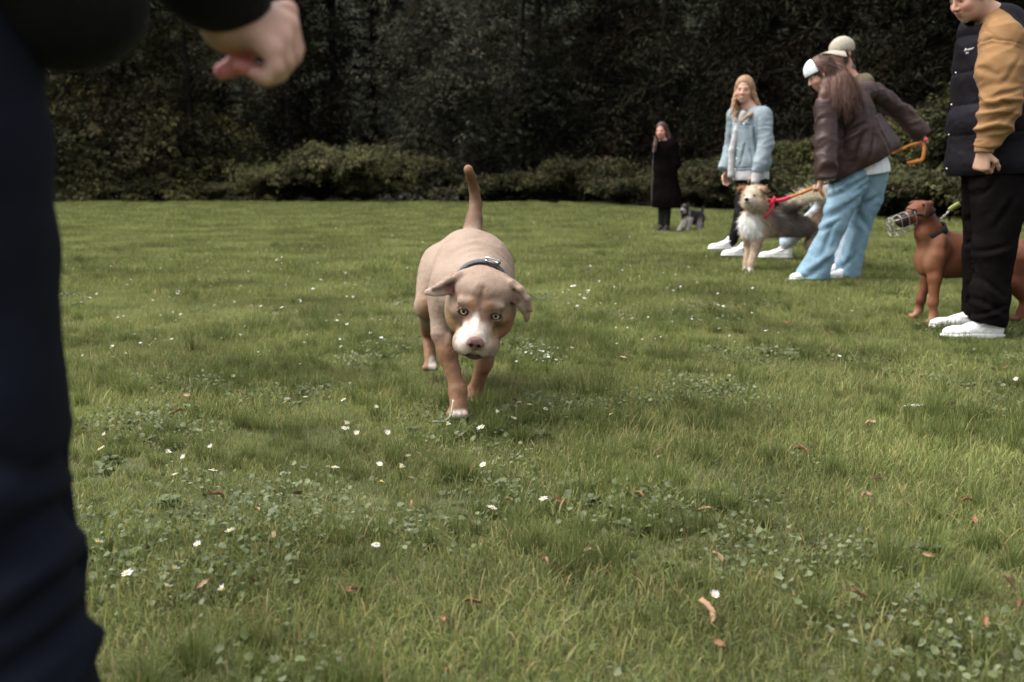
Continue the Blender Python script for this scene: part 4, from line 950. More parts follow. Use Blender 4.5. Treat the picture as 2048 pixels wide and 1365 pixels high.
def shaggy_dog():
    Y = 8.5; T = thing('dog', (P(1550, 540, Y)[0], Y, float(ground_h(2.2, Y))), 'shaggy cream and grey dog with white chest on a pink and orange leash', 'dog')
    S = Sdf(.007); 
    S.ell(P(1515, 447, 8.50), (.11, .11, .125), k=.05); S.cap(P(1528, 447, 8.55), P(1600, 452, 8.75), .112, .092, k=.05); S.ell(P(1640, 453, 8.85), (.10, .095, .11), k=.05); S.ell(P(1500, 448, 8.42), (.075, .08, .10), k=.04)
    S.cap(P(1520, 435, 8.5), P(1510, 402, 8.40), .095, .082, k=.04)
    hc = P(1504, 393, 8.36); f = A(-.52, -.84, .02); r_, u_, f = frame_rows(f, (0, 0, 1)); M = np.array([r_, u_, f]); W = lambda x, y, z: hc + A(x, y, z) @ M
    S.ell(W(0, .01, -.02), (.088, .072, .085), M, k=.02); S.ell(W(0, -.045, .005), (.085, .06, .07), M, k=.03); S.cap(W(0, -.02, .04), W(0, -.038, .10), .046, .034, k=.03); S.ell(W(0, -.07, .05), (.05, .04, .05), M, k=.03)
    for q in (-1, 1):
        b = bezier([W(q * .060, .062, -.015), W(q * .088, .072, .0), W(q * .108, .052, .012)], 6)
        for i in range(len(b) - 1): d = unit(b[i + 1] - b[i]); n = unit(np.cross(d, M[2])); S.ell((b[i] + b[i + 1]) / 2, (.02, .009, .026), np.array([d, n, np.cross(d, n)]), k=.008)
    leg(S, [P(1514, 465, 8.42), P(1512, 492, 8.42), P(1502, 525, 8.42), P(1500, 546, 8.41)], [.065, .038, .026, .023]); leg(S, [P(1498, 468, 8.56), P(1498, 492, 8.58), P(1492, 528, 8.56), P(1488, 547, 8.52)], [.055, .034, .023, .021])
    leg(S, [P(1640, 462, 8.76), P(1622, 490, 8.72), P(1640, 515, 8.80), P(1628, 540, 8.72)], [.10, .055, .028, .024]); leg(S, [P(1645, 460, 8.95), P(1632, 488, 8.96), P(1650, 512, 9.04), P(1642, 532, 8.98)], [.09, .05, .028, .024])
    S.chain(bezier([P(1656, 438, 8.85), P(1664, 410, 8.82), P(1650, 394, 8.76), P(1622, 395, 8.70), P(1598, 407, 8.64), P(1582, 422, 8.60)], 12), list(np.linspace(.035, .028, 20))[:len(bezier([A(0, 0, 0)] * 6, 12))], k=.02)
    V, Q = S.mesh(smooth=1)
    CR = (.50, .40, .29); GY = (.085, .070, .064); WH = (.80, .78, .74)
    C = paint(V, (.36, .26, .175), [(P(1575, 430, 8.55), (.26, .30, .11), GY, .5), (P(1600, 465, 8.6), (.22, .3, .10), (.13, .10, .088), .5), (P(1496, 455, 8.40), (.085, .12, .12), WH, .35), (hc, (.16, .16, .13), CR, .3), (W(0, -.03, .09), (.06, .05, .06), (.50, .44, .38), .4), (W(.09, .05, 0), (.05, .05, .05), (.20, .09, .045), .4), (W(-.09, .055, 0), (.04, .04, .05), (.34, .22, .13), .4), (W(.03, -.02, .04), (.03, .03, .04), (.34, .20, .12), .5),
             (P(1503, 512, 8.45), (.08, .2, .13), (.52, .40, .28), .4), (P(1493, 545, 8.45), (.10, .15, .045), WH, .4), (P(1560, 488, 8.55), (.3, .2, .03), (.36, .27, .18), .4), (P(1618, 398, 8.75), (.22, .2, .060), (.78, .70, .56), .35), (P(1625, 500, 8.8), (.12, .3, .10), (.34, .26, .18), .4)], nz=.6, nf=14)
    mesh_obj('body', V, Q, MAT_LONGFUR, T, C)
    tl = P(1620, 405, 8.7)
    def comb(p, n):
        d = np.tile(A(.75, .25, -.75), (len(p), 1)); h = p - hc; hd = np.linalg.norm(h, axis=1) < .15; q = h @ M.T
        d[hd] = (h[hd] * 2.0 - M[2] * .2 + A(0, 0, -.35) * 1.0); lg = p[:, 2] < .30; d[lg] = (0, 0, -1)
        tt = (p[:, 2] > P(1600, 432, 8.7)[2]) & (p[:, 0] > P(1575, 420, 8.6)[0]) & ~hd; d[tt] = A(-.9, -.1, .25) + n[tt] * .6
        return d
    def lf(p):
        o = np.ones(len(p)); h = (p - hc) @ M.T; hd = np.linalg.norm(h, axis=1) < .15; o[hd] = .62; o[hd & (h[:, 2] > .05)] = .30; o[p[:, 2] < .36] = .55; o[p[:, 2] < .28] = .38; o[p[:, 2] < .10] = .25; o[(p[:, 2] > P(1600, 432, 8.7)[2]) & (p[:, 0] > P(1575, 420, 8.6)[0])] = 1.7
        return o
    def kp(c):
        h = (c - hc) @ M.T; e = np.ones(len(c))
        for q in (-1, 1): e[np.linalg.norm((h - A(q * .036, .002, .058)) / A(.020, .016, .03), axis=1) < 1] = 0
        e[np.linalg.norm((h - A(0, -.03, .13)) / A(.022, .022, .03), axis=1) < 1] = 0
        return e
    fv, ff, fc = strands(V, Q, C, 34000, .066, .0036, comb, 9, lift=.42, jitter=.30, seg=4, colvar=.30, lenfn=lf, keep=kp, wavy=.3, gravity=.35); mesh_obj('fur', fv, ff, MAT_HAIR, T, fc)
    v, f2 = blob(W(0, -.026, .134), A(.020, .015, .014), M); poly_obj('nose', v, f2, mat('black_nose', (.012, .010, .010), rough=.35), T)
    for q in (-1, 1): eyeball(W(q * .036, .004, .062), .0125, M[2], (.03, .014, .008), T, pupil=.5, iris_r=1.0)
    v, f2 = tube([W(-.018, -.058, .122), W(0, -.052, .134), W(.018, -.058, .122)], .003, 5); poly_obj('mouth', v, f2, mat('black_lip', (.015, .010, .010), rough=.5), T)
    # collar and leash
    cc = P(1524, 420, 8.46); ax = unit(P(1510, 402, 8.40) - P(1520, 435, 8.5) + A(-.10, 0, .02)); v, f2 = collar_band(cc, ax, .108, .022, thk=.006)
    pink = mat('pink_webbing', (.62, .035, .075), rough=.6, bump=.3, bscale=200); CO = poly_obj('collar', v, f2, pink, T)
    v, f2 = ribbon(bezier([P(1540, 412, 8.40), P(1548, 398, 8.38), P(1550, 395, 8.38), P(1546, 403, 8.36), P(1538, 414, 8.36)], 10), .022, A(0, 1, 0), .004); poly_obj('loop', v, f2, pink, T).parent = CO

def small_dog():
    Y = 15.3; T = thing('dog', (P(1380, 460, Y)[0], Y, float(ground_h(2.7, Y))), 'small black and grey dog with pale legs beside the black coat', 'dog')
    S = Sdf(.008); S.cap(P(1378, 434, Y), P(1396, 436, Y + .1), .105, .10, k=.03); S.cap(P(1374, 430, Y - .03), P(1370, 420, Y - .06), .075, .07, k=.03)
    hc = P(1368, 418, Y - .08); M = np.array(frame_rows(A(-.55, -.82, -.05), (0, 0, 1))); W = lambda x, y, z: hc + A(x, y, z) @ M
    S.ell(hc, (.065, .062, .065), k=.02); S.cap(W(0, -.02, .03), W(0, -.03, .085), .038, .032, k=.02)
    for q in (-1, 1): S.ell(W(q * .055, .055, -.01), (.022, .042, .014), M, k=.01)
    for a, b in ((P(1372, 440, Y - .1), P(1357, 460, Y - .15)), (P(1380, 440, Y - .1), P(1375, 459, Y - .12)), (P(1398, 438, Y), P(1396, 461, Y - .02)), (P(1402, 438, Y + .12), P(1403, 461, Y + .12))): leg(S, [a, b], [.05, .028], toes=False)
    S.chain([P(1403, 425, Y + .15), P(1406, 415, Y + .16)], [.022, .015], k=.02)
    V, Q = S.mesh(smooth=1); PL = (.30, .27, .25)
    C = paint(V, (.018, .015, .016), [(W(0, -.03, .07), (.06, .035, .05), PL, .4), (P(1369, 407, Y - .1), (.03, .05, .035), (.22, .19, .19), .4), (P(1366, 455, Y - .13), (.15, .2, .10), PL, .4), (P(1374, 442, Y - .14), (.09, .1, .06), (.26, .23, .21), .4), (P(1399, 452, Y), (.07, .3, .11), (.27, .24, .22), .4), (P(1380, 424, Y - .15), (.02, .1, .08), (.20, .18, .18), .4)], nz=.5, nf=16)
    mesh_obj('body', V, Q, MAT_LONGFUR, T, C)
    fv, ff, fc = strands(V, Q, C, 4500, .035, .006, lambda p, n: np.tile(A(.2, .1, -1), (len(p), 1)), 3, lift=.4, jitter=.35, seg=3, colvar=.3, keep=None); mesh_obj('fur', fv, ff, MAT_HAIR, T, fc)
    v, f2 = blob(W(0, -.024, .118), (.016, .013, .013)); poly_obj('nose', v, f2, mat('small_nose', (.012, .010, .010), rough=.4), T)
    for q in (-1, 1): eyeball(W(q * .028, .008, .055), .011, M[2], (.02, .01, .006), T, iris_r=.9)

def long_leash():
    a = P(1552, 402, 8.37); h1 = P(1638, 371, 7.60); b = P(1800, 301, 8.0); c = P(1847, 284, 8.1)
    T = thing('leash', a, 'pink and orange leash running from the shaggy dog behind the brown jacket', 'leash')
    pink = mat('leash_pink', (.66, .06, .12), rough=.55, bump=.3, bscale=200); orange = mat('leash_orange', (.62, .22, .06), rough=.55, bump=.3, bscale=200)
    m = lerp(a, h1, .36); dn = A(0, 0, -.012)
    v, f = ribbon(bezier([a, lerp(a, m, .5) + dn, m + dn], 8), .030, A(.3, 1, .2), .005); poly_obj('pink_end', v, f, pink, T)
    v, f = ribbon(bezier([m + dn, lerp(m, h1, .5) + dn, h1], 8), .024, A(.3, 1, .2), .004); poly_obj('strap', v, f, orange, T)
    v, f = ribbon(bezier([h1, P(1642, 385, 7.60), P(1648, 392, 7.7)], 6), .022, A(0, 1, 0), .003); poly_obj('strap', v, f, orange, T)
    v, f = ribbon(bezier([h1, P(1700, 352, 8.35), P(1760, 318, 8.4), b, P(1818, 292, 8.08), c], 24), .024, A(0, 1, .3), .003); poly_obj('strap', v, f, orange, T)
    v, f = ribbon(bezier([c, P(1848, 300, 8.08), P(1845, 318, 8.08), P(1838, 322, 8.08), P(1814, 327, 8.10)], 14), .026, A(.2, 1, .2), .003); poly_obj('handle', v, f, orange, T)
    v, f = blob(P(1852, 280, 8.05), (.016, .016, .016)); poly_obj('pink_end', v, f, pink, T)
    v, f = tube([P(1545, 405, 8.37), a], .006, 6); poly_obj('clip', v, f, MAT_STEEL, T)
if want('browndog'): brown_dog()
if want('shaggy'): shaggy_dog()
if want('small'): small_dog()
if want('leash'): long_leash()
# ================================================================== people
SK = (.42, .25, .175)
def skinm(n, c=SK): return mat(n, attr=True, rough=.5, var=.06, vscale=30, bump=.12, bscale=350, sss=.0, spec=.35)
MAT_SKIN = skinm('skin')
def head_sdf(S, c, M, s=1.0, neck=None, nr=.052):
    def W(x, y, z): return c + (A(x, y, z) * s) @ M
    def E(p, r, k=.02, sub=False): S.ell(W(*p), A(*r) * s, M, k=k * s, sub=sub)
    E((0, .035, -.015), (.074, .085, .093)); E((0, -.028, .022), (.060, .085, .066), .02); E((0, -.072, .032), (.046, .036, .046), .02); E((0, -.098, .056), (.020, .016, .016), .014)
    E((0, .020, .070), (.048, .012, .016), .012)
    for q in (-1, 1):
        E((q * .034, -.030, .056), (.026, .026, .026), .015); E((q * .032, .001, .086), (.017, .010, .012), .006, True); E((q * .031, .000, .070), (.0135, .0105, .0125), .004)
        E((q * .011, -.034, .094), (.009, .008, .009), .006); E((q * .075, -.008, -.012), (.007, .030, .018), .006)
    S.cap(W(0, .012, .080), W(0, -.029, .104), .0075 * s, .0105 * s, k=.008 * s)
    E((0, -.056, .083), (.022, .0060, .010), .006); E((0, -.067, .081), (.019, .0065, .009), .005); S.cap(W(-.022, -.0615, .090), W(.022, -.0615, .090), .0016, .0016, k=.003, sub=True)
    if neck is not None: S.cap(W(0, -.06, -.025), neck, nr * s, nr * 1.12 * s, k=.03)
    return W
def face_paint(C, V, c, M, s=1.0, skin=SK, lips=(.36, .12, .10), brow=(.10, .065, .045), cheek=(.50, .235, .18), eye=(.05, .03, .02), beard=None, smile=False):
    H = (V - c) @ M.T / s
    L = [((-.036, -.03, .07), (.026, .022, .04), cheek, .6), ((.036, -.03, .07), (.026, .022, .04), cheek, .6), ((0, -.03, .10), (.014, .012, .02), cheek, .6),
         ((0, -.0615, .09), (.024, .0085, .02), lips, .35)]
    if smile: L += [((0, -.0615, .095), (.019, .0045, .02), (.75, .68, .62), .3)]
    for q in (-1, 1): L += [((q * .032, .0005, .083), (.0155, .0075, .012), (.20, .115, .085), .4), ((q * .032, .0005, .084), (.0085, .0058, .012), eye, .3), ((q * .033, .0195, .08), (.020, .0042, .02), brow, .5)]
    if beard: L = [((0, -.085, .04), (.062, .045, .062), beard, .25), ((0, -.055, .085), (.034, .020, .03), beard, .3), ((-.062, -.045, .01), (.02, .05, .03), beard, .35), ((.062, -.045, .01), (.02, .05, .03), beard, .35)] + L[3:]
    m = np.linalg.norm(H, axis=1) < .17
    for p, r, col, soft in L:
        d = np.linalg.norm((H[m] - A(*p)) / A(*r), axis=1); w = np.clip((1 + soft - d) / (2 * soft), 0, 1)[:, None]; w = w * w * (3 - 2 * w); C[m] = C[m] * (1 - w) + A(*col) * w
    return C
def hand_sdf(S, wr, d, n, side, curl=(.5, .6, .4), s=1.0, thumb=(.5, .3), spread=.04, k=.004):
    """wrist, pointing direction d, palm normal n (the way fingers close), side: +1 thumb towards cross(d,n)"""
    d = unit(d); n = unit(n - d * (np.asarray(n) @ d)); x = np.cross(d, n) * side; tips = []
    for j in range(4):
        off = (1.5 - j) * .0205 * s; a = wr + x * off * .55 + d * .012 * s; b = wr + x * off + d * (.088 - .004 * abs(j - 1)) * s - n * (.004 if j in (1, 2) else 0) * s
        S.cap(a, b, .0155 * s, .0125 * s, k=.016)
    L = [(.044, .026, .020), (.049, .029, .021), (.045, .027, .020), (.035, .021, .018)]
    for j in range(4):
        off = (1.5 - j) * .0205 * s; p = wr + x * off + d * (.086 - .004 * abs(j - 1)) * s; ang = 0; r = [.0098, .0088, .0078, .0068]
        dd0 = unit(d + x * (1.5 - j) * spread)
        for q in range(3):
            ang += curl[q] * (1 + .08 * j); dd = dd0 * math.cos(ang) + n * math.sin(ang); p2 = p + dd * L[j][q] * s; S.cap(p, p2, r[q] * s, r[q + 1] * s, k=k); p = p2
        tips.append(p)
    p = wr + x * .030 * s + d * .022 * s + n * .008 * s; t1 = unit(d * .70 + x * .70 + n * .35); p1 = p + t1 * .040 * s
    S.cap(wr + d * .01 * s + x * .012 * s, p1, .016 * s, .0125 * s, k=.012)
    t2 = unit(t1 * math.cos(thumb[0]) + (n * .75 - x * .55 + d * .3) * math.sin(thumb[0])); p2 = p1 + t2 * .034 * s; S.cap(p1, p2, .0118 * s, .0102 * s, k=.005)
    t3 = unit(t2 * math.cos(thumb[1]) + (n * .5 - x * .8) * math.sin(thumb[1])); p3 = p2 + t3 * .026 * s; S.cap(p2, p3, .0102 * s, .0085 * s, k=.005); tips.append(p3)
    return tips
def body_sdf(h, J, hs=1.0):
    S = Sdf(h); across = unit(J['shb'] - J['sha']); up = unit(J['neck'] - J['pel']); dp = unit(np.cross(across, up)); M = np.array([across, up, dp])
    S.ell(J['pel'], (.155, .11, .105), M, k=.03); S.ell(J['pel'] * .55 + J['chest'] * .45, (.125, .14, .09), M, k=.05); S.ell(J['chest'], (.155, .16, .105), M, k=.05)
    S.cap(J['sha'], J['neck'], .045, .05, k=.04); S.cap(J['shb'], J['neck'], .045, .05, k=.04)
    for q in 'ab':
        S.chain([J['sh' + q], J['el' + q], J['wr' + q]], [.048, .037, .026], k=.02); S.cap(J['sh' + q], J['sh' + q] * .5 + J['el' + q] * .5, .047, .044, k=.02)
        S.chain([J['hip' + q], J['kn' + q], J['an' + q]], [.074, .044, .032], k=.03); S.cap(J['kn' + q] * .75 + J['an' + q] * .25, J['an' + q], .045, .033, k=.03)
        S.cap(J['an' + q], lerp(J['an' + q], J['toe' + q], .55) - A(0, 0, .012), .030, .018, k=.015)
    return S
def finish_body(S, T, J, HM, hs, skin, smooth=1, **fp):
    V, Q = S.mesh(smooth=smooth); C = np.tile(A(*skin), (len(V), 1)) * (1 + .08 * fbm(V * 30, 2))[:, None]
    C = face_paint(C, V, J['head'], HM, hs, skin, **fp)
    for q in 'ab':
        if 'tips' + q in J:
            for t in J['tips' + q]:
                d = np.linalg.norm(V - t, axis=1); w = np.clip(1 - d / .014, 0, 1)[:, None]; C = C * (1 - w * .5) + A(.55, .26, .22) * w * .5
    return mesh_obj('body', V, Q, MAT_SKIN, T, C)
def shoe(T, an, toe, mt, sole_m=None, L=.285, w=.047, name='shoe', lace=None, gz=None, h=.005, style='low'):
    """an = ankle joint, toe = toe tip direction; rests with its sole on gz"""
    gz = an[2] - .085 if gz is None else gz; f = toe - an; pitch = 0; f[2] = 0; f = unit(f); x = np.cross(f, A(0, 0, 1)); M = np.array([f, x, A(0, 0, 1)])
    o = A(an[0], an[1], gz) - f * .055; W = lambda a, b, c: o + A(a, b, c) @ M
    S = Sdf(h)
    S.cap(W(.038, 0, .050), W(.030, 0, .090), .037, .036, k=.02); S.cap(W(.040, 0, .040), W(L * .50, 0, .042), .036, .034, k=.03); S.ell(W(L * .76, .002, .032), (.078, w, .033), M, k=.025); S.cap(W(.085, 0, .080), W(L * .60, 0, .050), .026, .024, k=.02)
    S.plane(W(0, 0, .014), (0, 0, -1))
    if style == 'low': S.plane(W(.035, 0, .100), unit(A(0, 0, 1) - f * .22)); S.cap(W(.040, 0, .105), W(.040, 0, .14), .026, .03, k=.004, sub=True)
    for sx in (-1, 1):
        S.chain([W(.085, sx * .040, .088), W(.12, sx * .030, .072), W(.165, sx * .020, .064)], [.006, .006, .006], k=.004)      # eyelet rows
        S.chain([W(.065, sx * .050, .074), W(.090, sx * .050, .036), W(.075, sx * .052, .018)], [.0020, .0020, .0020], k=.003)
        S.chain([W(.10, sx * .048, .070), W(.150, sx * .052, .034), W(.17, sx * .052, .020)], [.0020, .0020, .0020], k=.003)
    S.chain([W(.178, -.046, .022), W(.192, -.030, .050), W(.196, 0, .058), W(.192, .030, .050), W(.178, .046, .022)], [.0028] * 5, k=.003)
    V, Q = S.mesh(smooth=1); V = V + normals(V, Q) * (.0012 * fbm(V * 55, 2))[:, None]
    up = mesh_obj(name, V, Q, mt, T)
    S = Sdf(h * .8); S.ell(W(.045, 0, .015), (.060, .042, .016), M, k=.01); S.cap(W(.05, 0, .016), W(L * .72, 0, .016), .034, .036, k=.02); S.ell(W(L * .76, .002, .016), (.088, w + .006, .018), M, k=.02)
    S.plane(W(0, 0, .028), (0, 0, 1)); S.plane(W(0, 0, 0), (0, 0, -1))
    V, Q = S.mesh(smooth=1); s_ = mesh_obj('sole', V, Q, sole_m or mt, T); s_.parent = up
    S = Sdf(h * .8); S.chain([W(.165, 0, .060), W(.115, 0, .080), W(.085, 0, .106), W(.078, 0, .118)], [.014, .018, .020, .018], k=.01); V, Q = S.mesh(smooth=1); t_ = mesh_obj('tongue', V, Q, mt, T); t_.parent = up
    if lace:
        pr = []
        for j in range(5):
            a = .096 + j * .0165; z = .098 - j * .0075; pr.append(tube([W(a, -.030, z - .012), W(a + .004, -.010, z + .004), W(a + .004, .010, z + .004), W(a, .030, z - .012)], .0034, 5))
        for sx in (-1, 1): pr.append(tube(bezier([W(.090, 0, .112), W(.092, sx * .022, .118), W(.108, sx * .036, .094), W(.112, sx * .040, .074)], 10), .0026, 5))
        v, f_ = join(pr); l_ = poly_obj('laces', v, f_, lace, T); l_.parent = up
    return up
def long_hair(T, c, M, s, mt, col, locks, seed=0, cap_only=False, h=.006, n=2600, back=.03, hl=1.0, part=0, face=.056):
    """skull cap plus hanging locks; locks = list of paths (world) with radii"""
    S = Sdf(h); W = lambda x, y, z: c + (A(x, y, z) * s) @ M
    S.ell(W(0, .043, -.022), A(.083, .093, .100) * s, M, k=.02)
    if not cap_only: S.ell(W(0, -.02, -.045), A(.080, .10, .075) * s, M, k=.03)
    for p, r in locks: S.chain(p, r, k=.02)
    S.ell(W(0, -.026, .098), A(face, .106, .080) * s, M, k=.008, sub=True)
    V, Q = S.mesh(smooth=1); N = normals(V, Q); H = (V - c) @ M.T
    ang = np.arctan2(H[:, 0], -H[:, 2]) ; V = V + N * (.0022 * np.sin(ang * 26 + 5 * perlin(V * 14)) + .0022 * perlin(V * A(60, 60, 10)))[:, None]
    C = np.tile(A(*col), (len(V), 1)) * (1 + .45 * perlin(V * A(90, 90, 14)))[:, None]; C = np.clip(C, .004, 1)
    o = mesh_obj('hair', V, Q, mt, T, C)
    def comb(p, n_):
        q = p - W(0, .09, -.01); d = q * .25 + A(0, 0, -1) * .25; hq = (p - c) @ M.T; tp = hq[:, 1] > 0; d[tp] = (np.sign(hq[tp, 0])[:, None] * M[0] * .6 - M[2] * .55 - M[1] * .5); d[~tp] = A(0, 0, -1); return d
    hf = lambda cc: (((cc - c) @ M.T)[:, 2] < np.where(((cc - c) @ M.T)[:, 1] > 0, -.02, .012) * s).astype(float)
    fv, ff, fc = strands(V, Q, C, n, .085 * hl, .0030, comb, seed, lift=.0, jitter=.05, seg=5, colvar=.22, gravity=.25, keep=hf, lenfn=lambda p: np.where(((p - c) @ M.T)[:, 1] > -.01, .38, 1.0))
    k = mesh_obj('strands', fv, ff, mt, T, fc); k.parent = o
    return o
def cloth(name, T, S, mt, folds=(), col=None, smooth=1, colfn=None):
    V, Q = S.mesh(smooth=smooth)
    for kw in folds: V = crease(V, Q, **kw)
    C = None
    if colfn: C = colfn(V)
    return mesh_obj(name, V, Q, mt, T, C)


MAT_WHITE = mat('white_leather', (.72, .72, .72), rough=.45, var=.06, vscale=25, bump=.15, bscale=90, spec=.4)
MAT_SOLE = mat('white_rubber', (.66, .66, .64), rough=.6, var=.08, vscale=30)
MAT_HAIRB = mat('brown_hair', attr=True, rough=.42, var=.15, vscale=40, stretch=(1, 1, .2), spec=.2)

def man_vest():
    J = dict(pel=P(1990, 352, 5.2), chest=P(1985, 170, 5.2), neck=P(1985, 35, 5.2), sha=P(2008, 78, 5.0), shb=P(1972, 80, 5.42), ela=P(2006, 205, 4.92), wra=P(1967, 302, 4.93),
             elb=P(1965, 205, 5.52), wrb=P(1950, 300, 5.45), hipa=P(1998, 360, 5.1), kna=P(1990, 500, 5.06), ana=P(1985, 640, 5.05), toea=P(1920, 664, 5.05), hipb=P(1975, 360, 5.3), knb=P(1966, 500, 5.36), anb=P(1953, 628, 5.38), toeb=P(1892, 645, 5.38))
    J['head'] = P(1937, -8, 5.16); hf = A(-.86, -.28, -.42); r_, u_, f_ = frame_rows(hf, (0, 0, 1)); HM = np.array([r_, u_, f_])
    T = thing('person', A(J['ana'][0], 5.2, float(ground_h(J['ana'][0], 5.2))), 'person at the right edge in black padded vest, mustard sweatshirt and black trousers', 'person')
    S = body_sdf(.0045, J); head_sdf(S, J['head'], HM, 1.02, J['neck'], .060)
    dn = unit(P(1962, 340, 4.93) - J['wra']); J['tipsa'] = hand_sdf(S, J['wra'], dn, A(.75, .6, -.1), 1, (1.15, 1.35, .8), 1.0, (.75, .5), .0, .003)
    J['tipsb'] = hand_sdf(S, J['wrb'], A(-.1, 0, -1), A(.3, -.9, 0), -1, (1.0, 1.2, .7), 1.0)
    finish_body(S, T, J, HM, 1.02, (.40, .235, .165), lips=(.33, .13, .11))
    # short hair (above the frame)
    W = lambda x, y, z: J['head'] + A(x, y, z) @ HM
    H = Sdf(.006); H.ell(W(0, .050, -.025), (.083, .085, .098), HM, k=.02); H.ell(W(0, -.01, -.06), (.072, .07, .055), HM, k=.02); H.ell(W(0, -.045, .085), (.07, .085, .085), HM, k=.01, sub=True)
    cloth('hair', T, H, mat('short_hair', (.11, .065, .035), rough=.6, var=.4, vscale=60, bump=.8, bscale=120))
    # sweatshirt
    must = mat('mustard_fleece', (.225, .125, .056), rough=.9, var=.10, vscale=9, bump=.3, bscale=260, sheen=.05, spec=.1, fine=.05)
    S = Sdf(.006); S.chain([P(2006, 92, 5.02), P(2002, 140, 4.98), P(2003, 205, 4.93), P(1990, 250, 4.93), P(1975, 282, 4.93)], [.105, .112, .090, .078, .056], k=.03)
    S.cap(P(1996, 88, 5.08), P(1992, 60, 5.14), .095, .07, k=.03); S.cap(J['sha'], P(1988, 48, 5.18), .088, .078, k=.03)
    S.chain([J['shb'], J['elb'], J['wrb']], [.09, .08, .055], k=.03)
    S.chain([P(1986, 62, 5.2), P(1983, 38, 5.2)], [.085, .070], k=.03)
    def fm(V, Q):
        return V
    V, Q = S.mesh(smooth=1); V = crease(V, Q, .005, 9, (1, 1, .6), 2); N = normals(V, Q)
    ax = unit(P(1975, 282, 4.93) - P(2003, 190, 4.93)); t = (V - P(2003, 190, 4.93)) @ ax; arm = (V[:, 1] < 5.12)
    ph = t * 88 + 3.0 * perlin(V * 7) + 2.2 * (V[:, 0] - 2.43) * 10; w = np.clip((t + .02) / .06, 0, 1) * np.clip((.29 - t) / .04, 0, 1) * arm
    V = V + N * ((.0105 * (1 - np.abs(np.sin(ph * .5)) * 1.5)) * w)[:, None]
    g_ = lambda a, b, c, d, w=.008, h=.007: (P(a, b, 4.92), P(c, d, 4.92), w, h)
    V = grooves(V, Q, [g_(1958, 88, 1990, 77, .004, .006), g_(1988, 77, 2046, 93, .004, .006), g_(1991, 36, 1991, 77, .003, .004), g_(1962, 200, 2030, 180, .010, .009), g_(1962, 219, 2024, 208, .009, .010), g_(1954, 250, 1996, 236, .009, .010), g_(1990, 246, 2016, 222, .009, .009), g_(1954, 266, 2006, 260, .008, .009), g_(1974, 198, 1998, 212, .008, .007), g_(1956, 130, 1985, 150, .012, .006), g_(2030, 120, 1998, 165, .012, .006)])
    mesh_obj('sweatshirt', V, Q, must, T)
    S = Sdf(.004); S.cap(P(1971.5, 280, 4.93), P(1967.5, 306, 4.93), .047, .043, k=.01); ax = unit(P(1967.5, 306, 4.93) - P(1971.5, 280, 4.93)); S.plane(P(1967.5, 306, 4.93), ax); S.plane(P(1971.7, 279, 4.93), -ax)
    V, Q = S.mesh(smooth=1); N = normals(V, Q); a_ = np.arctan2((V - J['wra']) @ unit(np.cross(ax, A(0, 1, 0))), (V - J['wra'])[:, 1]); V = V + N * (.0012 * np.sin(a_ * 42))[:, None]
    mesh_obj('cuff', V, Q, must, T)
    # shoulder seam
    v, f = tube(bezier([P(1957, 92, 4.92), P(1972, 78, 4.90), P(1995, 76, 4.88), P(2020, 84, 4.885), P(2036, 98, 4.93)], 24), .0022, 5)
    # vest
    vm = mat('quilted_nylon', (.0085, .0075, .010), rough=.5, var=.2, vscale=8, bump=.35, bscale=30, spec=.05)
    S = Sdf(.006); M = np.array([A(1, 0, 0), A(0, 1, 0), A(0, 0, 1)])
    S.ell(P(1992, 150, 5.22), (.205, .255, .27), k=.05); S.ell(P(1990, 250, 5.21), (.225, .265, .26), k=.05); S.ell(P(1990, 330, 5.21), (.240, .26, .20), k=.05)
    S.cap(P(1975, 75, 5.22), P(1996, 68, 5.22), .15, .15, k=.05); S.cap(P(1968, 100, 5.18), P(1992, 64, 5.22), .10, .10, k=.04); S.cap(P(2010, 60, 5.10), P(2030, 78, 5.06), .06, .05, k=.03)
    S.plane(P(1985, 352, 5.2), unit(A(.06, 0, -1)))
    arm = [P(2010, 100, 4.98), P(2004, 150, 4.94), P(2004, 205, 4.90), P(1985, 260, 4.90), P(1966, 320, 4.91)]
    S.cap(P(2004, 92, 4.90), P(2004, 150, 4.85), .105, .105, k=.02, sub=True)
    S.cap(P(1940, 20, 5.16), P(1975, 48, 5.18), .055, .070, k=.02, sub=True)
    V, Q = S.mesh(smooth=1); N = normals(V, Q)
    zs = [P(1890, y, 5.2)[2] for y in (-10, 70, 142, 206, 268, 350)]
    z = V[:, 2] - .05 * (V[:, 0] - 2.5) + .006 * perlin(V * 5)
    e = np.zeros(len(V))
    for i in range(5): t = np.clip((zs[i] - z) / (zs[i] - zs[i + 1]), 0, 1); e += np.where((t > 0) & (t < 1), np.sqrt(np.clip(np.sin(t * math.pi), 0, 1)), 0)
    V = V + N * (.012 * (e - .8))[:, None]
    V = crease(V, Q, .0026, 11, (1, 1, .8), 5)
    vest = mesh_obj('vest', V, Q, vm, T)
    # front placket snaps and the small chest mark
    pr = []
    for y in (146, 210, 270, 338):
        p = P(np.interp(y, [100, 180, 250, 345], [1919, 1906, 1899, 1893]), y, 5.08); pr.append(blob(p, (.0045, .0045, .0045), None, 8, 6))
    for v, f in pr: poly_obj('snap', v, f, MAT_STEEL, T)
    def text(body, size, loc, rx, mt, parent, extr=.0006):
        cu = bpy.data.curves.new('t', 'FONT'); cu.body = body; cu.size = size; cu.extrude = extr; o = bpy.data.objects.new('t', cu); COL.objects.link(o)
        dg = bpy.context.evaluated_depsgraph_get(); me = bpy.data.meshes.new_from_object(o.evaluated_get(dg)); bpy.data.objects.remove(o)
        q = bpy.data.objects.new('chest_print', me); COL.objects.link(q); me.materials.clear(); me.materials.append(mt); q.parent = parent; org = np.array(parent['_org']); q.location = loc - org; q.rotation_euler = rx; return q
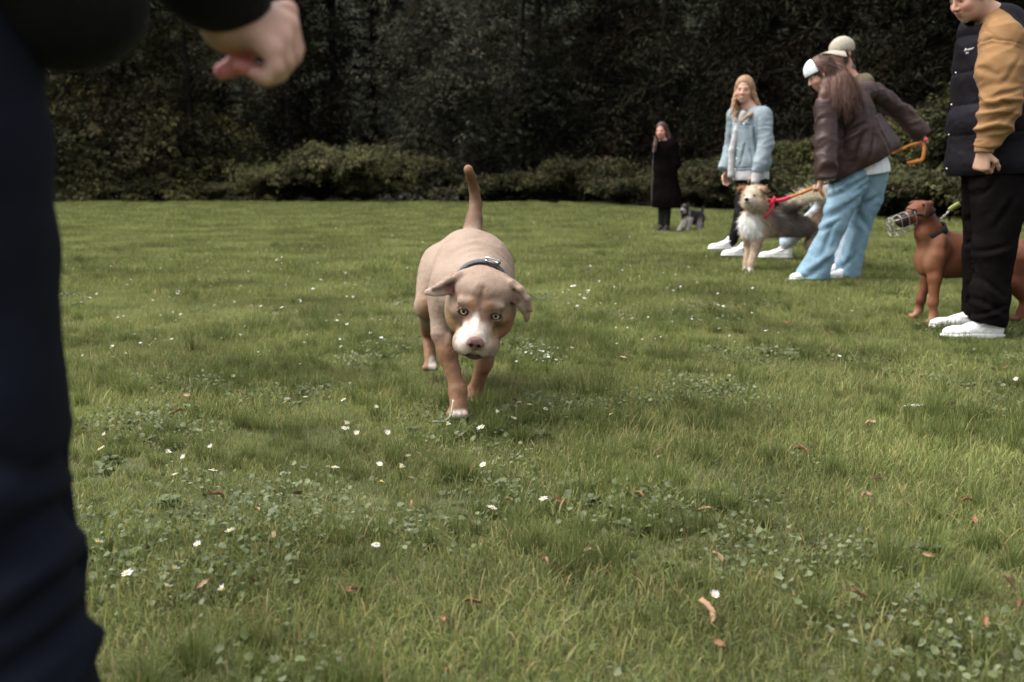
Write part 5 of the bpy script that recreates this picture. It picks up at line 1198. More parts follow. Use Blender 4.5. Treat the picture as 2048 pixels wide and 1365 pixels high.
    # quilted legs
    pm = mat('black_cotton', (.0065, .0052, .0054), rough=.95, var=.25, vscale=7, bump=.4, bscale=220, spec=.01)
    S = Sdf(.006)
    S.chain([P(1996, 345, 5.12), P(1998, 400, 5.10), P(1988, 500, 5.07), P(1981, 590, 5.05), P(1979, 640, 5.05)], [.145, .130, .100, .088, .088], k=.03)
    S.chain([P(1978, 345, 5.30), P(1974, 400, 5.32), P(1963, 500, 5.37), P(1956, 590, 5.38), P(1953, 622, 5.38)], [.135, .120, .095, .078, .076], k=.02)
    S.plane(P(1980, 651, 5.05), unit(A(-.20, -.05, -1))); 
    V, Q = S.mesh(smooth=1); V = crease(V, Q, .005, 6, (1, 1, 1.6), 1); V = crease(V, Q, .0025, 15, (1.4, 1.2, .9), 8)
    g_ = lambda a, b, c, d, w=.014, h=.014: (P(a, b, 5.0), P(c, d, 5.0), w, h)
    V = grooves(V, Q, [g_(1960, 505, 2010, 490), g_(1955, 380, 1962, 470), g_(1958, 600, 2005, 626), g_(1965, 560, 2000, 590), g_(2020, 400, 1990, 450), g_(1957, 520, 1968, 600), g_(1950, 632, 2000, 612, .010, .012), g_(1990, 360, 1960, 400)]); mesh_obj('trousers', V, Q, pm, T)
    lace = mat('lace', (.36, .36, .38), rough=.9)
    shoe(T, J['ana'], J['toea'], MAT_WHITE, MAT_SOLE, lace=lace, gz=float(ground_h(2.5, 5.05)) + .012, h=.004, L=.30)
    shoe(T, J['anb'], J['toeb'], MAT_WHITE, MAT_SOLE, lace=lace, gz=float(ground_h(2.5, 5.38)) + .012, h=.004, L=.30)
    # white mark on the chest
    wm = mat('print', (.62, .62, .62), rough=.8)
    dg = None
    for i, (tx, sz) in enumerate((('Klinke', .030), ('K9', .022))):
        pass
    return T, V, Q, text, wm

def chest_mark(T, text, wm):
    deps = bpy.context.evaluated_depsgraph_get(); deps.update(); vest = [c for c in T.children if c.name.startswith('vest')][0]
    org = Vector(T['_org'])
    from mathutils.bvhtree import BVHTree
    me = vest.data; bv = BVHTree.FromPolygons([v.co + org for v in me.vertices], [p.vertices[:] for p in me.polygons])
    cam_p = Vector((0, 0, CAM_H)); q = []
    # handwriting-like strokes laid on the cloth
    strokes = [[(1929, 104), (1932, 97), (1931, 103)], [(1932, 101), (1935, 99), (1936, 102), (1938, 98)], [(1938, 101), (1941, 97), (1941, 100), (1944, 97)], [(1944, 99), (1948, 95)], [(1932, 109), (1934, 105), (1936, 108), (1938, 104)]]
    pr = []
    for s in strokes:
        pts = []
        for x, y in s:
            w = Vector(P(x, y, 5.0)); d = (w - cam_p).normalized(); h = bv.ray_cast(cam_p, d)
            if h[0] is not None: pts.append(np.array(h[0] + h[1] * .001))
        if len(pts) > 1: pr.append(tube(bezier(pts, 8), .0024, 5))
    if pr: v, f = join(pr); poly_obj('chest_print', v, f, wm, T)
    pr = []
    for s in [[(1953, 90), (1957, 80), (1970, 76), (1988, 76), (2008, 78), (2028, 84), (2040, 97)]]:
        pass

def woman_brown():
    J = dict(pel=P(1716, 350, 7.95), chest=P(1700, 235, 7.92), neck=P(1675, 180, 7.90), sha=P(1648, 212, 7.76), shb=P(1745, 180, 8.10), ela=P(1645, 290, 7.68), wra=P(1642, 358, 7.62), elb=P(1806, 226, 8.16), wrb=P(1843, 268, 8.12),
             hipa=P(1693, 362, 7.88), kna=P(1668, 450, 7.80), ana=P(1634, 545, 7.88), toea=P(1605, 556, 7.84), hipb=P(1738, 360, 8.02), knb=P(1725, 450, 8.0), anb=P(1700, 542, 8.05), toeb=P(1672, 553, 7.98))
    J['head'] = P(1641, 150, 7.86); r_, u_, f_ = frame_rows(A(-.88, .10, -.46), A(-.1, 0, 1)); HM = np.array([r_, u_, f_])
    T = thing('person', A(P(1690, 500, 7.95)[0], 7.95, float(ground_h(2.7, 7.95))), 'long haired person seen from behind in brown leather jacket and wide light blue jeans', 'person')
    S = body_sdf(.007, J); head_sdf(S, J['head'], HM, 1.0, J['neck'], .05)
    J['tipsa'] = hand_sdf(S, J['wra'], A(-.1, 0, -1), A(-.6, .5, 0), 1, (1.1, 1.3, .8), .92, (.7, .5)); J['tipsb'] = hand_sdf(S, J['wrb'], A(.45, -.1, -.75), A(-.7, .3, -.3), 1, (1.1, 1.3, .8), .92, (.7, .5))
    finish_body(S, T, J, HM, 1.0, (.42, .26, .18))
    jm = mat('brown_leather', (.036, .021, .019), rough=.40, var=.25, vscale=7, bump=.2, bscale=40, spec=.18)
    S = Sdf(.007); hm = unit(A(.43, 0, -.9))
    S.ell(P(1688, 215, 7.92), (.195, .16, .14), k=.04); S.cap(P(1666, 205, 7.82), P(1738, 183, 8.05), .10, .085, k=.05)
    S.cap(P(1700, 235, 7.92), P(1722, 300, 7.93), .19, .235, k=.05); S.cap(P(1690, 290, 7.9), P(1688, 345, 7.9), .15, .16, k=.05); S.cap(P(1745, 250, 7.95), P(1770, 290, 7.95), .10, .12, k=.05)
    S.plane(P(1728.5, 330, 7.93), hm)
    V, Q = S.mesh(smooth=1); V = crease(V, Q, .007, 4.2, (1, 1, 1.3), 4, M=np.array([[.8, 0, -.6], [0, 1, 0], [.6, 0, .8]])); V = crease(V, Q, .002, 14, (1.2, 1, .8), 9)
    g_ = lambda a, b, c, d, w=.018, h=.020: (P(a, b, 7.85), P(c, d, 7.85), w, h)
    V = grooves(V, Q, [g_(1705, 216, 1678, 262, .024, .026), g_(1674, 212, 1678, 300, .022, .030), g_(1734, 172, 1748, 255, .010, .012), g_(1745, 230, 1775, 222, .010, .010), g_(1676, 274, 1716, 250, .018, .018), g_(1716, 262, 1700, 330, .020, .018), g_(1748, 255, 1770, 298, .016, .014), g_(1655, 222, 1690, 232, .016, .014), g_(1738, 262, 1728, 318, .016, .014)]); mesh_obj('jacket', V, Q, jm, T)
    for q, pts, rad in (('a', [P(1652, 215, 7.76), P(1652, 285, 7.68), P(1652, 330, 7.63), P(1651, 356, 7.62)], [.092, .085, .085, .080]), ('b', [P(1752, 190, 8.1), P(1806, 228, 8.16), P(1832, 256, 8.13), P(1844, 270, 8.12)], [.090, .078, .074, .072])):
        S = Sdf(.007); S.chain(pts, rad, k=.03); S.plane(pts[-1] + unit(pts[-1] - pts[-2]) * .02, unit(pts[-1] - pts[-2]))
        cloth('sleeve', T, S, jm, [dict(amp=.010, freq=8, stretch=(1, 1, .8), seed=3 if q == 'a' else 6)])
    sm = mat('white_jersey', (.62, .64, .68), rough=.9, var=.06, bump=.2)
    S = Sdf(.007); S.cap(P(1718, 300, 7.95), P(1732, 345, 7.96), .175, .185, k=.03); S.plane(P(1735, 349, 7.95), unit(A(.12, 0, -1))); cloth('shirt', T, S, sm, [dict(amp=.007, freq=7, stretch=(.6, .6, 2), seed=4)])
    dm = mat('light_denim', (.172, .272, .345), rough=.85, var=.16, vscale=5, bump=.35, bscale=260, stretch=(1, 1, .6), spec=.15, fine=.08)
    def dcol(V): return None
    S = Sdf(.007)
    S.chain([P(1702, 355, 7.92), P(1688, 395, 7.88), P(1668, 450, 7.82), P(1645, 505, 7.84), P(1626, 552, 7.86)], [.150, .122, .090, .098, .128], k=.03)
    S.chain([P(1738, 352, 7.98), P(1737, 395, 8.0), P(1722, 450, 8.02), P(1706, 505, 8.04), P(1694, 552, 8.05)], [.145, .115, .084, .088, .106], k=.012)
    S.plane(A(0, 0, .022 + float(ground_h(2.6, 7.9))), (0, 0, -1))
    V, Q = S.mesh(smooth=1); MM = np.array([[.75, 0, -.66], [0, 1, 0], [.66, 0, .75]])
    V = crease(V, Q, .006, 7, (.6, 1, 2.6), 7, M=np.array([[.66, 0, .75], [0, 1, 0], [-.75, 0, .66]])); V = crease(V, Q, .0022, 16, (1, 1, 1.6), 12)
    g_ = lambda a, b, c, d, w=.020, h=.020: (P(a, b, 7.85), P(c, d, 7.85), w, h)
    V = grooves(V, Q, [g_(1728, 357, 1656, 397), g_(1712, 396, 1634, 444, .022, .026), g_(1757, 396, 1722, 417), g_(1722, 428, 1744, 458), g_(1672, 503, 1602, 556, .022, .024), g_(1655, 450, 1640, 500, .018, .016), g_(1690, 470, 1650, 530, .016, .014), g_(1668, 440, 1640, 462, .014, .014), g_(1728, 470, 1712, 520, .016, .016), g_(1700, 455, 1697, 545, .016, .018), g_(1738, 365, 1700, 385, .016, .014), g_(1680, 370, 1662, 380, .012, .010), g_(1725, 505, 1690, 545, .014, .014)]); mesh_obj('jeans', V, Q, dm, T)
    shoe(T, J['ana'], J['toea'], MAT_WHITE, MAT_SOLE, gz=float(ground_h(2.4, 7.85)) + .01); shoe(T, J['anb'], J['toeb'], MAT_WHITE, MAT_SOLE, gz=float(ground_h(2.7, 8)) + .01)
    hc = J['head']; Wh = lambda x, y, z: hc + A(x, y, z) @ HM
    lk = []
    for a, b, c, d, r in (((1655, 130), (1668, 165), (1668, 190), (1664, 205), .050), ((1662, 130), (1682, 160), (1692, 185), (1694, 202), .052), ((1668, 135), (1690, 158), (1706, 175), (1713, 190), .045), ((1648, 135), (1652, 170), (1650, 190), (1643, 205), .045)):
        lk.append((bezier([P(*a, 7.92), P(*b, 7.80), P(*c, 7.74), P(*d, 7.73)], 8), np.linspace(r * 1.25, r * .55, 8)[:len(bezier([P(*a, 7.92), P(*b, 7.80), P(*c, 7.74), P(*d, 7.73)], 8))]))
    long_hair(T, hc, HM, 1.04, MAT_HAIRB, (.092, .048, .036), lk, seed=2, n=9000, hl=1.7, face=.062)
    # white headband above the forehead
    S = Sdf(.004); S.ell(Wh(0, .045, .014), A(.088, .096, .096), HM, k=.01); S.plane(Wh(0, .052, .020), -HM[2]); S.plane(Wh(0, .032, .03), -HM[1]); cloth('headband', T, S, mat('white_knit', (.66, .72, .76), rough=.9, bump=.3))
    return T, J

def man_cap():
    J = dict(pel=P(1690, 335, 8.75), chest=P(1697, 220, 8.75), neck=P(1695, 150, 8.72), sha=P(1660, 170, 8.85), shb=P(1728, 168, 8.62), ela=P(1650, 235, 8.9), wra=P(1655, 290, 8.75), elb=P(1735, 235, 8.6), wrb=P(1725, 290, 8.5),
             hipa=P(1675, 345, 8.85), kna=P(1640, 425, 9.0), ana=P(1572, 492, 9.35), toea=P(1540, 508, 9.35), hipb=P(1702, 345, 8.68), knb=P(1692, 445, 8.55), anb=P(1683, 530, 8.5), toeb=P(1660, 543, 8.42))
    J['head'] = P(1683, 107, 8.70); r_, u_, f_ = frame_rows(A(-.84, -.40, -.12), A(0, 0, 1)); HM = np.array([r_, u_, f_])
    T = thing('person', A(P(1690, 500, 8.7)[0], 8.7, float(ground_h(2.9, 8.7))), 'bearded person in a cream baseball cap, mostly hidden behind the brown leather jacket', 'person')
    S = body_sdf(.008, J); head_sdf(S, J['head'], HM, 1.05, J['neck'], .058); hand_sdf(S, J['wra'], A(0, 0, -1), A(.5, -.5, 0), 1); hand_sdf(S, J['wrb'], A(0, 0, -1), A(-.5, .5, 0), -1)
    finish_body(S, T, J, HM, 1.05, (.38, .20, .14), beard=(.035, .022, .016))
    Wh = lambda x, y, z: J['head'] + A(x, y, z) * 1.05 @ HM
    S = Sdf(.005); S.ell(Wh(0, .045, -.03), A(.080, .085, .10), HM, k=.01); S.ell(Wh(0, -.02, -.06), A(.07, .06, .05), HM, k=.02); S.ell(Wh(0, -.03, .09), A(.09, .085, .09), HM, k=.01, sub=True)
    cloth('hair', T, S, mat('dark_hair', (.03, .02, .015), rough=.6, var=.4, bump=.8, bscale=100))
    cm = mat('cream_canvas', (.33, .30, .245), rough=.85, var=.08, bump=.25, bscale=200, sheen=.1)
    S = Sdf(.005); S.ell(Wh(0, .045, -.012), A(.092, .092, .108), HM, k=.01); S.ell(Wh(0, .035, .02), A(.085, .075, .085), HM, k=.02); S.plane(Wh(0, .014, 0), -HM[1] + HM[2] * .10); C_ = cloth('cap', T, S, cm, [dict(amp=.002, freq=22, seed=1)])
    V, F = [], []
    for i in range(9):
        a = (i / 8 - .5) * 2.3
        for j in range(5):
            rr = .094 + .021 * j * (1 + .15 * math.cos(a * 1.3)); x = math.sin(a) * rr * .82; z = math.cos(a) * rr * 1.05 - .005; y = .034 - .016 * (j / 4) - .020 * (x / .08) ** 2 * .9; V.append(Wh(x, y, z)); 
    n0 = len(V); V += [v - HM[1] * .005 for v in V]
    for i in range(8):
        for j in range(4): a = i * 5 + j; F += [(a, a + 5, a + 6, a + 1), (n0 + a, n0 + a + 1, n0 + a + 6, n0 + a + 5)]
    for i in range(8): a = i * 5; F += [(a, n0 + a, n0 + a + 5, a + 5), (a + 4, a + 9, n0 + a + 9, n0 + a + 4)]
    br = poly_obj('brim', V, F, cm, T); br.parent = C_
    om = mat('olive_cotton', (.115, .095, .062), rough=.9, var=.15, bump=.3, bscale=150)
    S = Sdf(.008); S.ell(lerp(J['chest'], J['neck'], .35), (.20, .16, .16), k=.05); S.cap(J['chest'], J['pel'], .165, .165, k=.05); S.cap(J['sha'], J['shb'], .078, .078, k=.05)
    S.cap(J['neck'] - A(0, 0, .02), J['neck'] + A(0, 0, .035), .075, .066, k=.02)
    for q in 'ab': S.chain([J['sh' + q], J['el' + q], J['wr' + q]], [.075, .062, .045], k=.03)
    cloth('overshirt', T, S, om, [dict(amp=.009, freq=6, seed=2)])
    pm = mat('washed_denim', (.42, .50, .58), rough=.85, var=.2, bump=.3)
    S = Sdf(.008)
    for q in 'ab': S.chain([J['hip' + q], J['kn' + q], J['an' + q] + A(0, 0, .03)], [.105, .078, .066], k=.03)
    cloth('jeans', T, S, pm, [dict(amp=.008, freq=6, seed=5)])
    shoe(T, J['ana'], J['toea'], MAT_WHITE, MAT_SOLE, gz=P(1550, 517, 9.35)[2], L=.30); shoe(T, J['anb'], J['toeb'], MAT_WHITE, MAT_SOLE, gz=float(ground_h(2.8, 8.5)) + .01, L=.30)

def woman_denim():
    Y = 9.75
    J = dict(pel=P(1504, 362, Y), chest=P(1502, 262, Y), neck=P(1498, 214, Y), sha=P(1470, 232, Y + .16), shb=P(1526, 232, Y - .12), ela=P(1462, 295, Y + .24), wra=P(1452, 345, Y + .16), elb=P(1531, 292, Y - .18), wrb=P(1513, 350, Y - .22),
             hipa=P(1492, 368, Y + .05), kna=P(1482, 430, Y - .02), ana=P(1463, 486, Y + .02), toea=P(1430, 496, Y - .02), hipb=P(1514, 368, Y - .05), knb=P(1508, 438, Y - .15), anb=P(1490, 500, Y - .18), toeb=P(1458, 509, Y - .22))
    J['head'] = P(1488, 181, Y - .02); r_, u_, f_ = frame_rows(A(-.36, -.93, -.06), A(.06, 0, 1)); HM = np.array([r_, u_, f_])
    T = thing('person', A(P(1485, 500, Y)[0], Y, float(ground_h(2.3, Y))), 'smiling blond person in a pale blue denim jacket, black leggings and white trainers', 'person')
    S = body_sdf(.007, J); head_sdf(S, J['head'], HM, 1.03, J['neck'], .048); J['tipsa'] = hand_sdf(S, J['wra'], A(-.1, 0, -1), A(.4, -.8, 0), 1, s=.92); J['tipsb'] = hand_sdf(S, J['wrb'], A(-.15, 0, -1), A(.2, .8, 0), -1, s=.92)
    finish_body(S, T, J, HM, 1.03, (.46, .27, .20), smile=True, lips=(.42, .15, .13))
    dm = mat('pale_denim', attr=True, rough=.85, var=.14, vscale=9, bump=.3, bscale=220, spec=.15, fine=.06)
    PD = A(.218, .268, .298)
    def dc(V):
        C = np.tile(PD, (len(V), 1)); n = perlin(V * 9); C = C * (1 + .12 * n)[:, None]
        # darker seams: front edge, pocket flap, hem
        for a, b, w in ((P(1474, 250, Y - .2), P(1463, 340, Y - .2), .012), (P(1478, 247, Y - .2), P(1503, 250, Y - .2), .011), (P(1505, 238, Y - .2), P(1510, 292, Y - .2), .010), (P(1459, 337, Y - .2), P(1545, 341, Y - .2), .010)):
            u = b[[0, 2]] - a[[0, 2]]; v = V[:, [0, 2]] - a[[0, 2]]; t = np.clip(v @ u / (u @ u), 0, 1); d = np.linalg.norm(v - t[:, None] * u, axis=1); m = np.clip(1.6 - d / w, 0, 1) * (V[:, 1] < Y)
            C = C * (1 - .38 * m[:, None] * A(1, .8, .6)[None])
        return C
    S = Sdf(.006); M = np.array([unit(J['shb'] - J['sha']), A(0, 0, 1), unit(np.cross(J['shb'] - J['sha'], A(0, 0, 1)))])
    S.ell(P(1502, 258, Y), (.195, .19, .145), M, k=.05); S.cap(P(1501, 270, Y), P(1502, 330, Y), .172, .172, k=.05); S.ell(P(1502, 325, Y), (.215, .12, .165), M, k=.04); S.cap(J['sha'], J['shb'], .085, .09, k=.05)
    S.plane(P(1500, 348, Y), unit(A(-.02, 0, -1))); S.cap(P(1486, 218, Y - .06), P(1478, 240, Y - .14), .05, .05, k=.02, sub=True)
    V, Q = S.mesh(smooth=1); V = crease(V, Q, .005, 6, (1, 1, 2.2), 3); V = crease(V, Q, .002, 18, (1, 1, 1), 4)
    g_ = lambda a, b, c, d, w=.010, h=.012: (P(a, b, Y - .15), P(c, d, Y - .15), w, h)
    V = grooves(V, Q, [g_(1505, 236, 1512, 300, .012, .016), g_(1477, 250, 1503, 252, .006, .010), g_(1458, 336, 1545, 340, .007, .012), g_(1490, 290, 1482, 330), g_(1500, 300, 1506, 332)]); mesh_obj('denim_jacket', V, Q, dm, T, dc(V))
    for pts, rad, sd in (([J['shb'] + A(0, -.01, 0), P(1532, 290, Y - .18), P(1520, 328, Y - .22), P(1516, 340, Y - .22)], [.085, .075, .066, .062], 4), ([J['sha'], J['ela'], P(1448, 335, Y + .14)], [.075, .066, .056], 6)):
        S = Sdf(.006); S.chain(pts, rad, k=.03); S.plane(pts[-1] + unit(pts[-1] - pts[-2]) * .03, unit(pts[-1] - pts[-2])); cloth('sleeve', T, S, dm, [dict(amp=.008, freq=8, stretch=(1, 1, .7), seed=sd)], colfn=lambda V: np.tile(PD * .98, (len(V), 1)) * (1 + .12 * perlin(V * 9))[:, None])
    gm = mat('grey_jersey', (.42, .42, .42), rough=.95, var=.06, bump=.3, bscale=200)
    S = Sdf(.005); S.cap(P(1516, 340, Y - .22), P(1511, 362, Y - .225), .050, .042, k=.01); S.plane(P(1511, 366, Y - .22), (-.1, 0, -1)); cloth('cuff', T, S, gm, [dict(amp=.003, freq=14, seed=2)])
    S = Sdf(.006); S.cap(P(1500, 300, Y), P(1502, 352, Y), .150, .172, k=.03); S.plane(P(1502, 361, Y), unit(A(0, 0, -1))); S.chain([P(1487, 228, Y - .05), P(1473, 262, Y - .06), P(1464, 300, Y - .05), P(1462, 350, Y - .04)], [.036, .030, .030, .034], k=.02); cloth('hoodie', T, S, gm, [dict(amp=.004, freq=9, seed=8)])
    fl = mat('sherpa', (.32, .21, .12), rough=1, var=.2, vscale=60, bump=1, bscale=120, sheen=.3)
    S = Sdf(.006); S.chain([P(1482, 244, Y - .17), P(1496, 232, Y - .16), P(1511, 224, Y - .10), P(1519, 218, Y), P(1512, 212, Y + .08)], [.014, .018, .022, .024, .024], k=.01); S.chain([P(1471, 243, Y - .12), P(1468, 231, Y - .05), P(1478, 220, Y + .05), P(1500, 213, Y + .09)], [.012, .017, .022, .024], k=.01); cloth('collar', T, S, fl, [dict(amp=.004, freq=40, seed=3)])
    pr = []
    for x, y in ((1488, 249), (1475, 298), (1473, 318), (1471, 340)): pr.append(blob(P(x, y, Y - .185), (.009, .009, .009), None, 8, 6))
    for v, f in pr: poly_obj('button', v, f, MAT_STEEL, T)
    lm = mat('black_leggings', (.007, .006, .0065), rough=.8, var=.2, bump=.2)
    S = Sdf(.006)
    S.ell(J['pel'], (.165, .12, .12), M, k=.04)
    for q in 'ab': S.chain([J['hip' + q], J['kn' + q], J['an' + q] - A(0, 0, .01)], [.095, .064, .047], k=.03)
    cloth('leggings', T, S, lm, [dict(amp=.003, freq=12, seed=5)])
    shoe(T, J['ana'], J['toea'], MAT_WHITE, MAT_SOLE, gz=P(1450, 500, Y)[2]); shoe(T, J['anb'], J['toeb'], MAT_WHITE, MAT_SOLE, gz=P(1470, 513, Y - .2)[2])
    lk = []
    for pts, r in (([(1480, 165, .06), (1472, 190, 0), (1466, 212, -.06), (1462, 228, -.10)], .026), ([(1498, 165, .02), (1508, 190, -.01), (1517, 212, -.04), (1520, 222, -.03)], .028), ([(1500, 170, .08), (1506, 200, .08), (1512, 222, .08)], .042), ([(1478, 172, .08), (1474, 200, .06), (1470, 222, .0)], .030)):
        b = bezier([P(x, y, Y + d) for x, y, d in pts], 8); lk.append((b, np.linspace(r, r * .5, len(b))))
    long_hair(T, J['head'], HM, 1.04, MAT_HAIRB, (.26, .155, .085), lk, seed=5, n=5000, hl=.9, face=.066)

def woman_coat():
    Y = 15.4
    J = dict(pel=P(1332, 350, Y), chest=P(1330, 308, Y), neck=P(1328, 282, Y), sha=P(1313, 292, Y + .12), shb=P(1346, 291, Y - .1), ela=P(1312, 330, Y + .1), wra=P(1322, 352, Y), elb=P(1351, 330, Y - .10), wrb=P(1335, 350, Y - .06),
             hipa=P(1327, 358, Y), kna=P(1324, 410, Y), ana=P(1322, 452, Y), toea=P(1314, 459, Y - .15), hipb=P(1337, 358, Y), knb=P(1335, 410, Y - .05), anb=P(1334, 453, Y - .05), toeb=P(1328, 460, Y - .22))
    J['head'] = P(1323, 263, Y - .02); r_, u_, f_ = frame_rows(A(-.45, -.89, -.03), A(0, 0, 1)); HM = np.array([r_, u_, f_])
    T = thing('person', A(J['ana'][0], Y, float(ground_h(2.3, Y))), 'distant dark haired person in a long black coat beside the small dog', 'person')
    S = body_sdf(.009, J); head_sdf(S, J['head'], HM, 1.05, J['neck'], .048); hand_sdf(S, J['wra'], A(0, 0, -1), A(.3, -.5, 0), 1, k=.002); hand_sdf(S, J['wrb'], A(0, 0, -1), A(.3, .5, 0), -1, k=.002)
    finish_body(S, T, J, HM, 1.05, (.46, .22, .16))
    cm = mat('black_quilt_coat', (.0042, .0032, .0034), spec=.0, rough=.9, var=.25, vscale=6, bump=.4, bscale=40)
    S = Sdf(.009); S.ell(P(1330, 305, Y), (.20, .15, .17), k=.05); S.chain([P(1330, 300, Y), P(1331, 345, Y), P(1334, 400, Y), P(1337, 418, Y)], [.15, .165, .225, .245], k=.05); S.cap(J['sha'], J['shb'], .085, .09, k=.04); S.plane(P(1333, 416, Y), unit(A(-.03, 0, -1)))
    for q in 'ab': S.chain([J['sh' + q], J['el' + q], J['wr' + q]], [.082, .075, .062], k=.03)
    S.chain([P(1322, 288, Y + .06), P(1340, 283, Y + .12), P(1352, 288, Y + .04)], [.05, .065, .045], k=.04)
    cloth('coat', T, S, cm, [dict(amp=.012, freq=5, stretch=(1, 1, 1.5), seed=3)])
    v, f = tube(bezier([P(1307, 300, Y - .19), P(1305, 340, Y - .20), P(1303, 410, Y - .22)], 14), .008, 6); poly_obj('zip', v, f, mat('zip_tape', (.07, .065, .06), rough=.5), T)
    S = Sdf(.008)
    for q in 'ab': S.chain([J['hip' + q], J['kn' + q], J['an' + q] + A(0, 0, .01)], [.09, .062, .045], k=.03)
    cloth('leggings', T, S, mat('dark_leggings', (.012, .012, .012), rough=.85), [])
    bm = mat('black_shoe', (.03, .028, .026), rough=.6); sm = mat('pale_sole', (.35, .33, .30), rough=.7)
    for q in 'ab': shoe(T, J['an' + q], J['toe' + q], bm, sm, gz=float(ground_h(2.3, Y)) + .01, h=.007, L=.27)
    lk = [(bezier([P(1322, 258, Y - .02), P(1314, 275, Y - .08), P(1310, 292, Y - .14), P(1309, 302, Y - .16)], 8), [.034, .034, .034, .032, .03, .028, .025, .022][:len(bezier([0 * A(1, 1, 1)] * 4, 8))]), (bezier([P(1328, 258, Y), P(1336, 272, Y - .02), P(1336, 282, Y - .04)], 8), np.linspace(.05, .03, len(bezier([A(0, 0, 0)] * 3, 8))))]
    long_hair(T, J['head'], HM, 1.05, MAT_HAIRB, (.045, .024, .018), lk, seed=8, n=900, h=.008, hl=.7, face=.066)

def near_person():
    """stands half outside the frame: leg, jacket hem and an open hand reach into the picture, the rest is complete"""
    Y = .92
    lr = [P(-62, 300, Y), P(-55, 500, Y), P(-28, 800, Y), P(28, 1040, Y), P(70, 1300, Y)]
    J = {}
    kn = P(-8, 1010, Y); an = A(-.472, Y + .01, .10)
    J = dict(kna=kn, ana=an, toea=an + A(.02, .20, -.06), hipa=A(-.64, Y - .02, .95), hipb=A(-.75, Y - .10, .95), knb=A(-.77, Y - .06, .52), anb=A(-.78, Y - .12, .10), toeb=A(-.78, Y + .08, .04),
             pel=A(-.66, Y - .04, 1.0), chest=A(-.62, Y + .0, 1.30), neck=A(-.60, Y + .04, 1.50), shb=A(-.42, Y + .02, 1.42), sha=A(-.79, Y - .02, 1.42), ela=A(-.86, Y - .0, 1.14), wra=A(-.84, Y + .1, .92),
             elb=A(-.385, Y + .06, 1.16), wrb=P(470, 42, 1.07), head=A(-.585, Y + .09, 1.66))
    r_, u_, f_ = frame_rows(A(.12, .95, -.28), A(0, 0, 1)); HM = np.array([r_, u_, f_])
    T = thing('person', A(-.66, Y - .05, 0), 'person at the left edge in black jacket and dark jeans, one hand held out', 'person')
    S = body_sdf(.0055, J); head_sdf(S, J['head'], HM, 1.0, J['neck'], .055); hand_sdf(S, J['wra'], A(.1, .1, -1), A(.8, 0, 0), 1)
    J['ana'] = an
    finish_body(S, T, J, HM, 1.0, (.42, .25, .18))
    # the reaching hand, finer
    H = Sdf(.0022); wr = J['wrb']; px = lambda x, y, d=0: P(514 + (x - 520) * .86, 84 + (y - 88) * .92, 1.07 + d)
    H.chain([lerp(J['elb'], wr, .6), px(455, 50), px(492, 52)], [.027, .0245, .025], k=.02)
    kn_ = [px(590, 22, .030), px(594, 52, .012), px(578, 84, -.008), px(556, 108, -.026)]      # index .. little finger knuckles (far to near)
    for j, q in enumerate(kn_): H.cap(lerp(px(490, 48), px(500, 62, -.01), j / 3), q, .0155, .0118, k=.009)
    H.ell(lerp(px(490, 55), px(575, 66), .45), (.028, .017, .020), k=.016)
    fing = [[kn_[0], px(611, 104, .034), px(578, 152, .026), px(548, 166, .016)], [kn_[1], px(606, 118, .012), px(572, 160, .006), px(536, 166, .0)], [kn_[2], px(588, 132, -.008), px(556, 166, -.012), px(526, 162, -.012)], [kn_[3], px(564, 146, -.028), px(540, 168, -.030), px(516, 158, -.028)]]
    for q in fing: H.chain(q, [.0104, .0090, .0080, .0070], k=.0022)
    H.chain([px(500, 66, .0), px(492, 104, .012), px(474, 138, .016), px(440, 152, .012)], [.0145, .0118, .0105, .0092], k=.006)   # thumb
    H.chain([px(530, 152, .006), px(500, 146, .0), px(482, 142, -.004)], [.0082, .0080, .0074], k=.003)
    V, Q = H.mesh(smooth=2); C = np.tile(A(.42, .25, .18), (len(V), 1)) * (1 + .1 * fbm(V * 45, 2))[:, None]
    C = paint(V, (.42, .25, .18), [(q, .016, (.50, .285, .22), .5) for q in kn_] + [(px(445, 150, .01), .022, (.52, .17, .16), .6), (px(487, 142), .018, (.50, .18, .16), .6), (px(516, 158, -.02), .014, (.50, .20, .17), .6)], nz=.2)
    hnd = mesh_obj('hand', V, Q, MAT_SKIN, T, C)
    jm = mat('black_wool', (.0060, .0055, .0055), rough=.9, var=.2, bump=.3, bscale=90, sheen=.05, spec=.1)
    S = Sdf(.007); S.chain([J['shb'], J['elb'], P(415, -110, 1.04), P(440, -38, 1.055)], [.085, .078, .064, .054], k=.03)
    S.chain([J['sha'], J['ela'], J['wra']], [.085, .075, .06], k=.03)
    S.ell(lerp(J['chest'], J['neck'], .3), (.24, .15, .20), k=.05); S.cap(J['chest'], A(-.655, Y - .03, 1.10), .18, .18, k=.05); S.cap(P(120, -170, Y + .03), P(180, 4, Y + .03), .12, .052, k=.04); S.cap(P(30, -80, Y + .03), P(95, 10, Y + .03), .09, .050, k=.04); S.cap(J['sha'], J['shb'], .08, .08, k=.04); S.cap(J['neck'] - A(0, 0, .03), J['neck'] + A(0, 0, .03), .08, .07, k=.02)
    cloth('jacket', T, S, jm, [dict(amp=.008, freq=5, seed=2)])
    dm = mat('indigo_denim', (.0048, .0064, .0128), rough=.85, var=.25, vscale=10, bump=.3, bscale=300, spec=.12)
    S = Sdf(.006); S.chain([A(-.68, Y, .97), P(-150, 150, Y), P(-128, 300, Y), P(-78, 500, Y), P(-32, 800, Y), P(-14, 1000, Y), P(12, 1180, Y), P(42, 1365, Y), A(-.475, Y, .12)], [.11, .094, .093, .082, .074, .071, .069, .067, .070], k=.02)
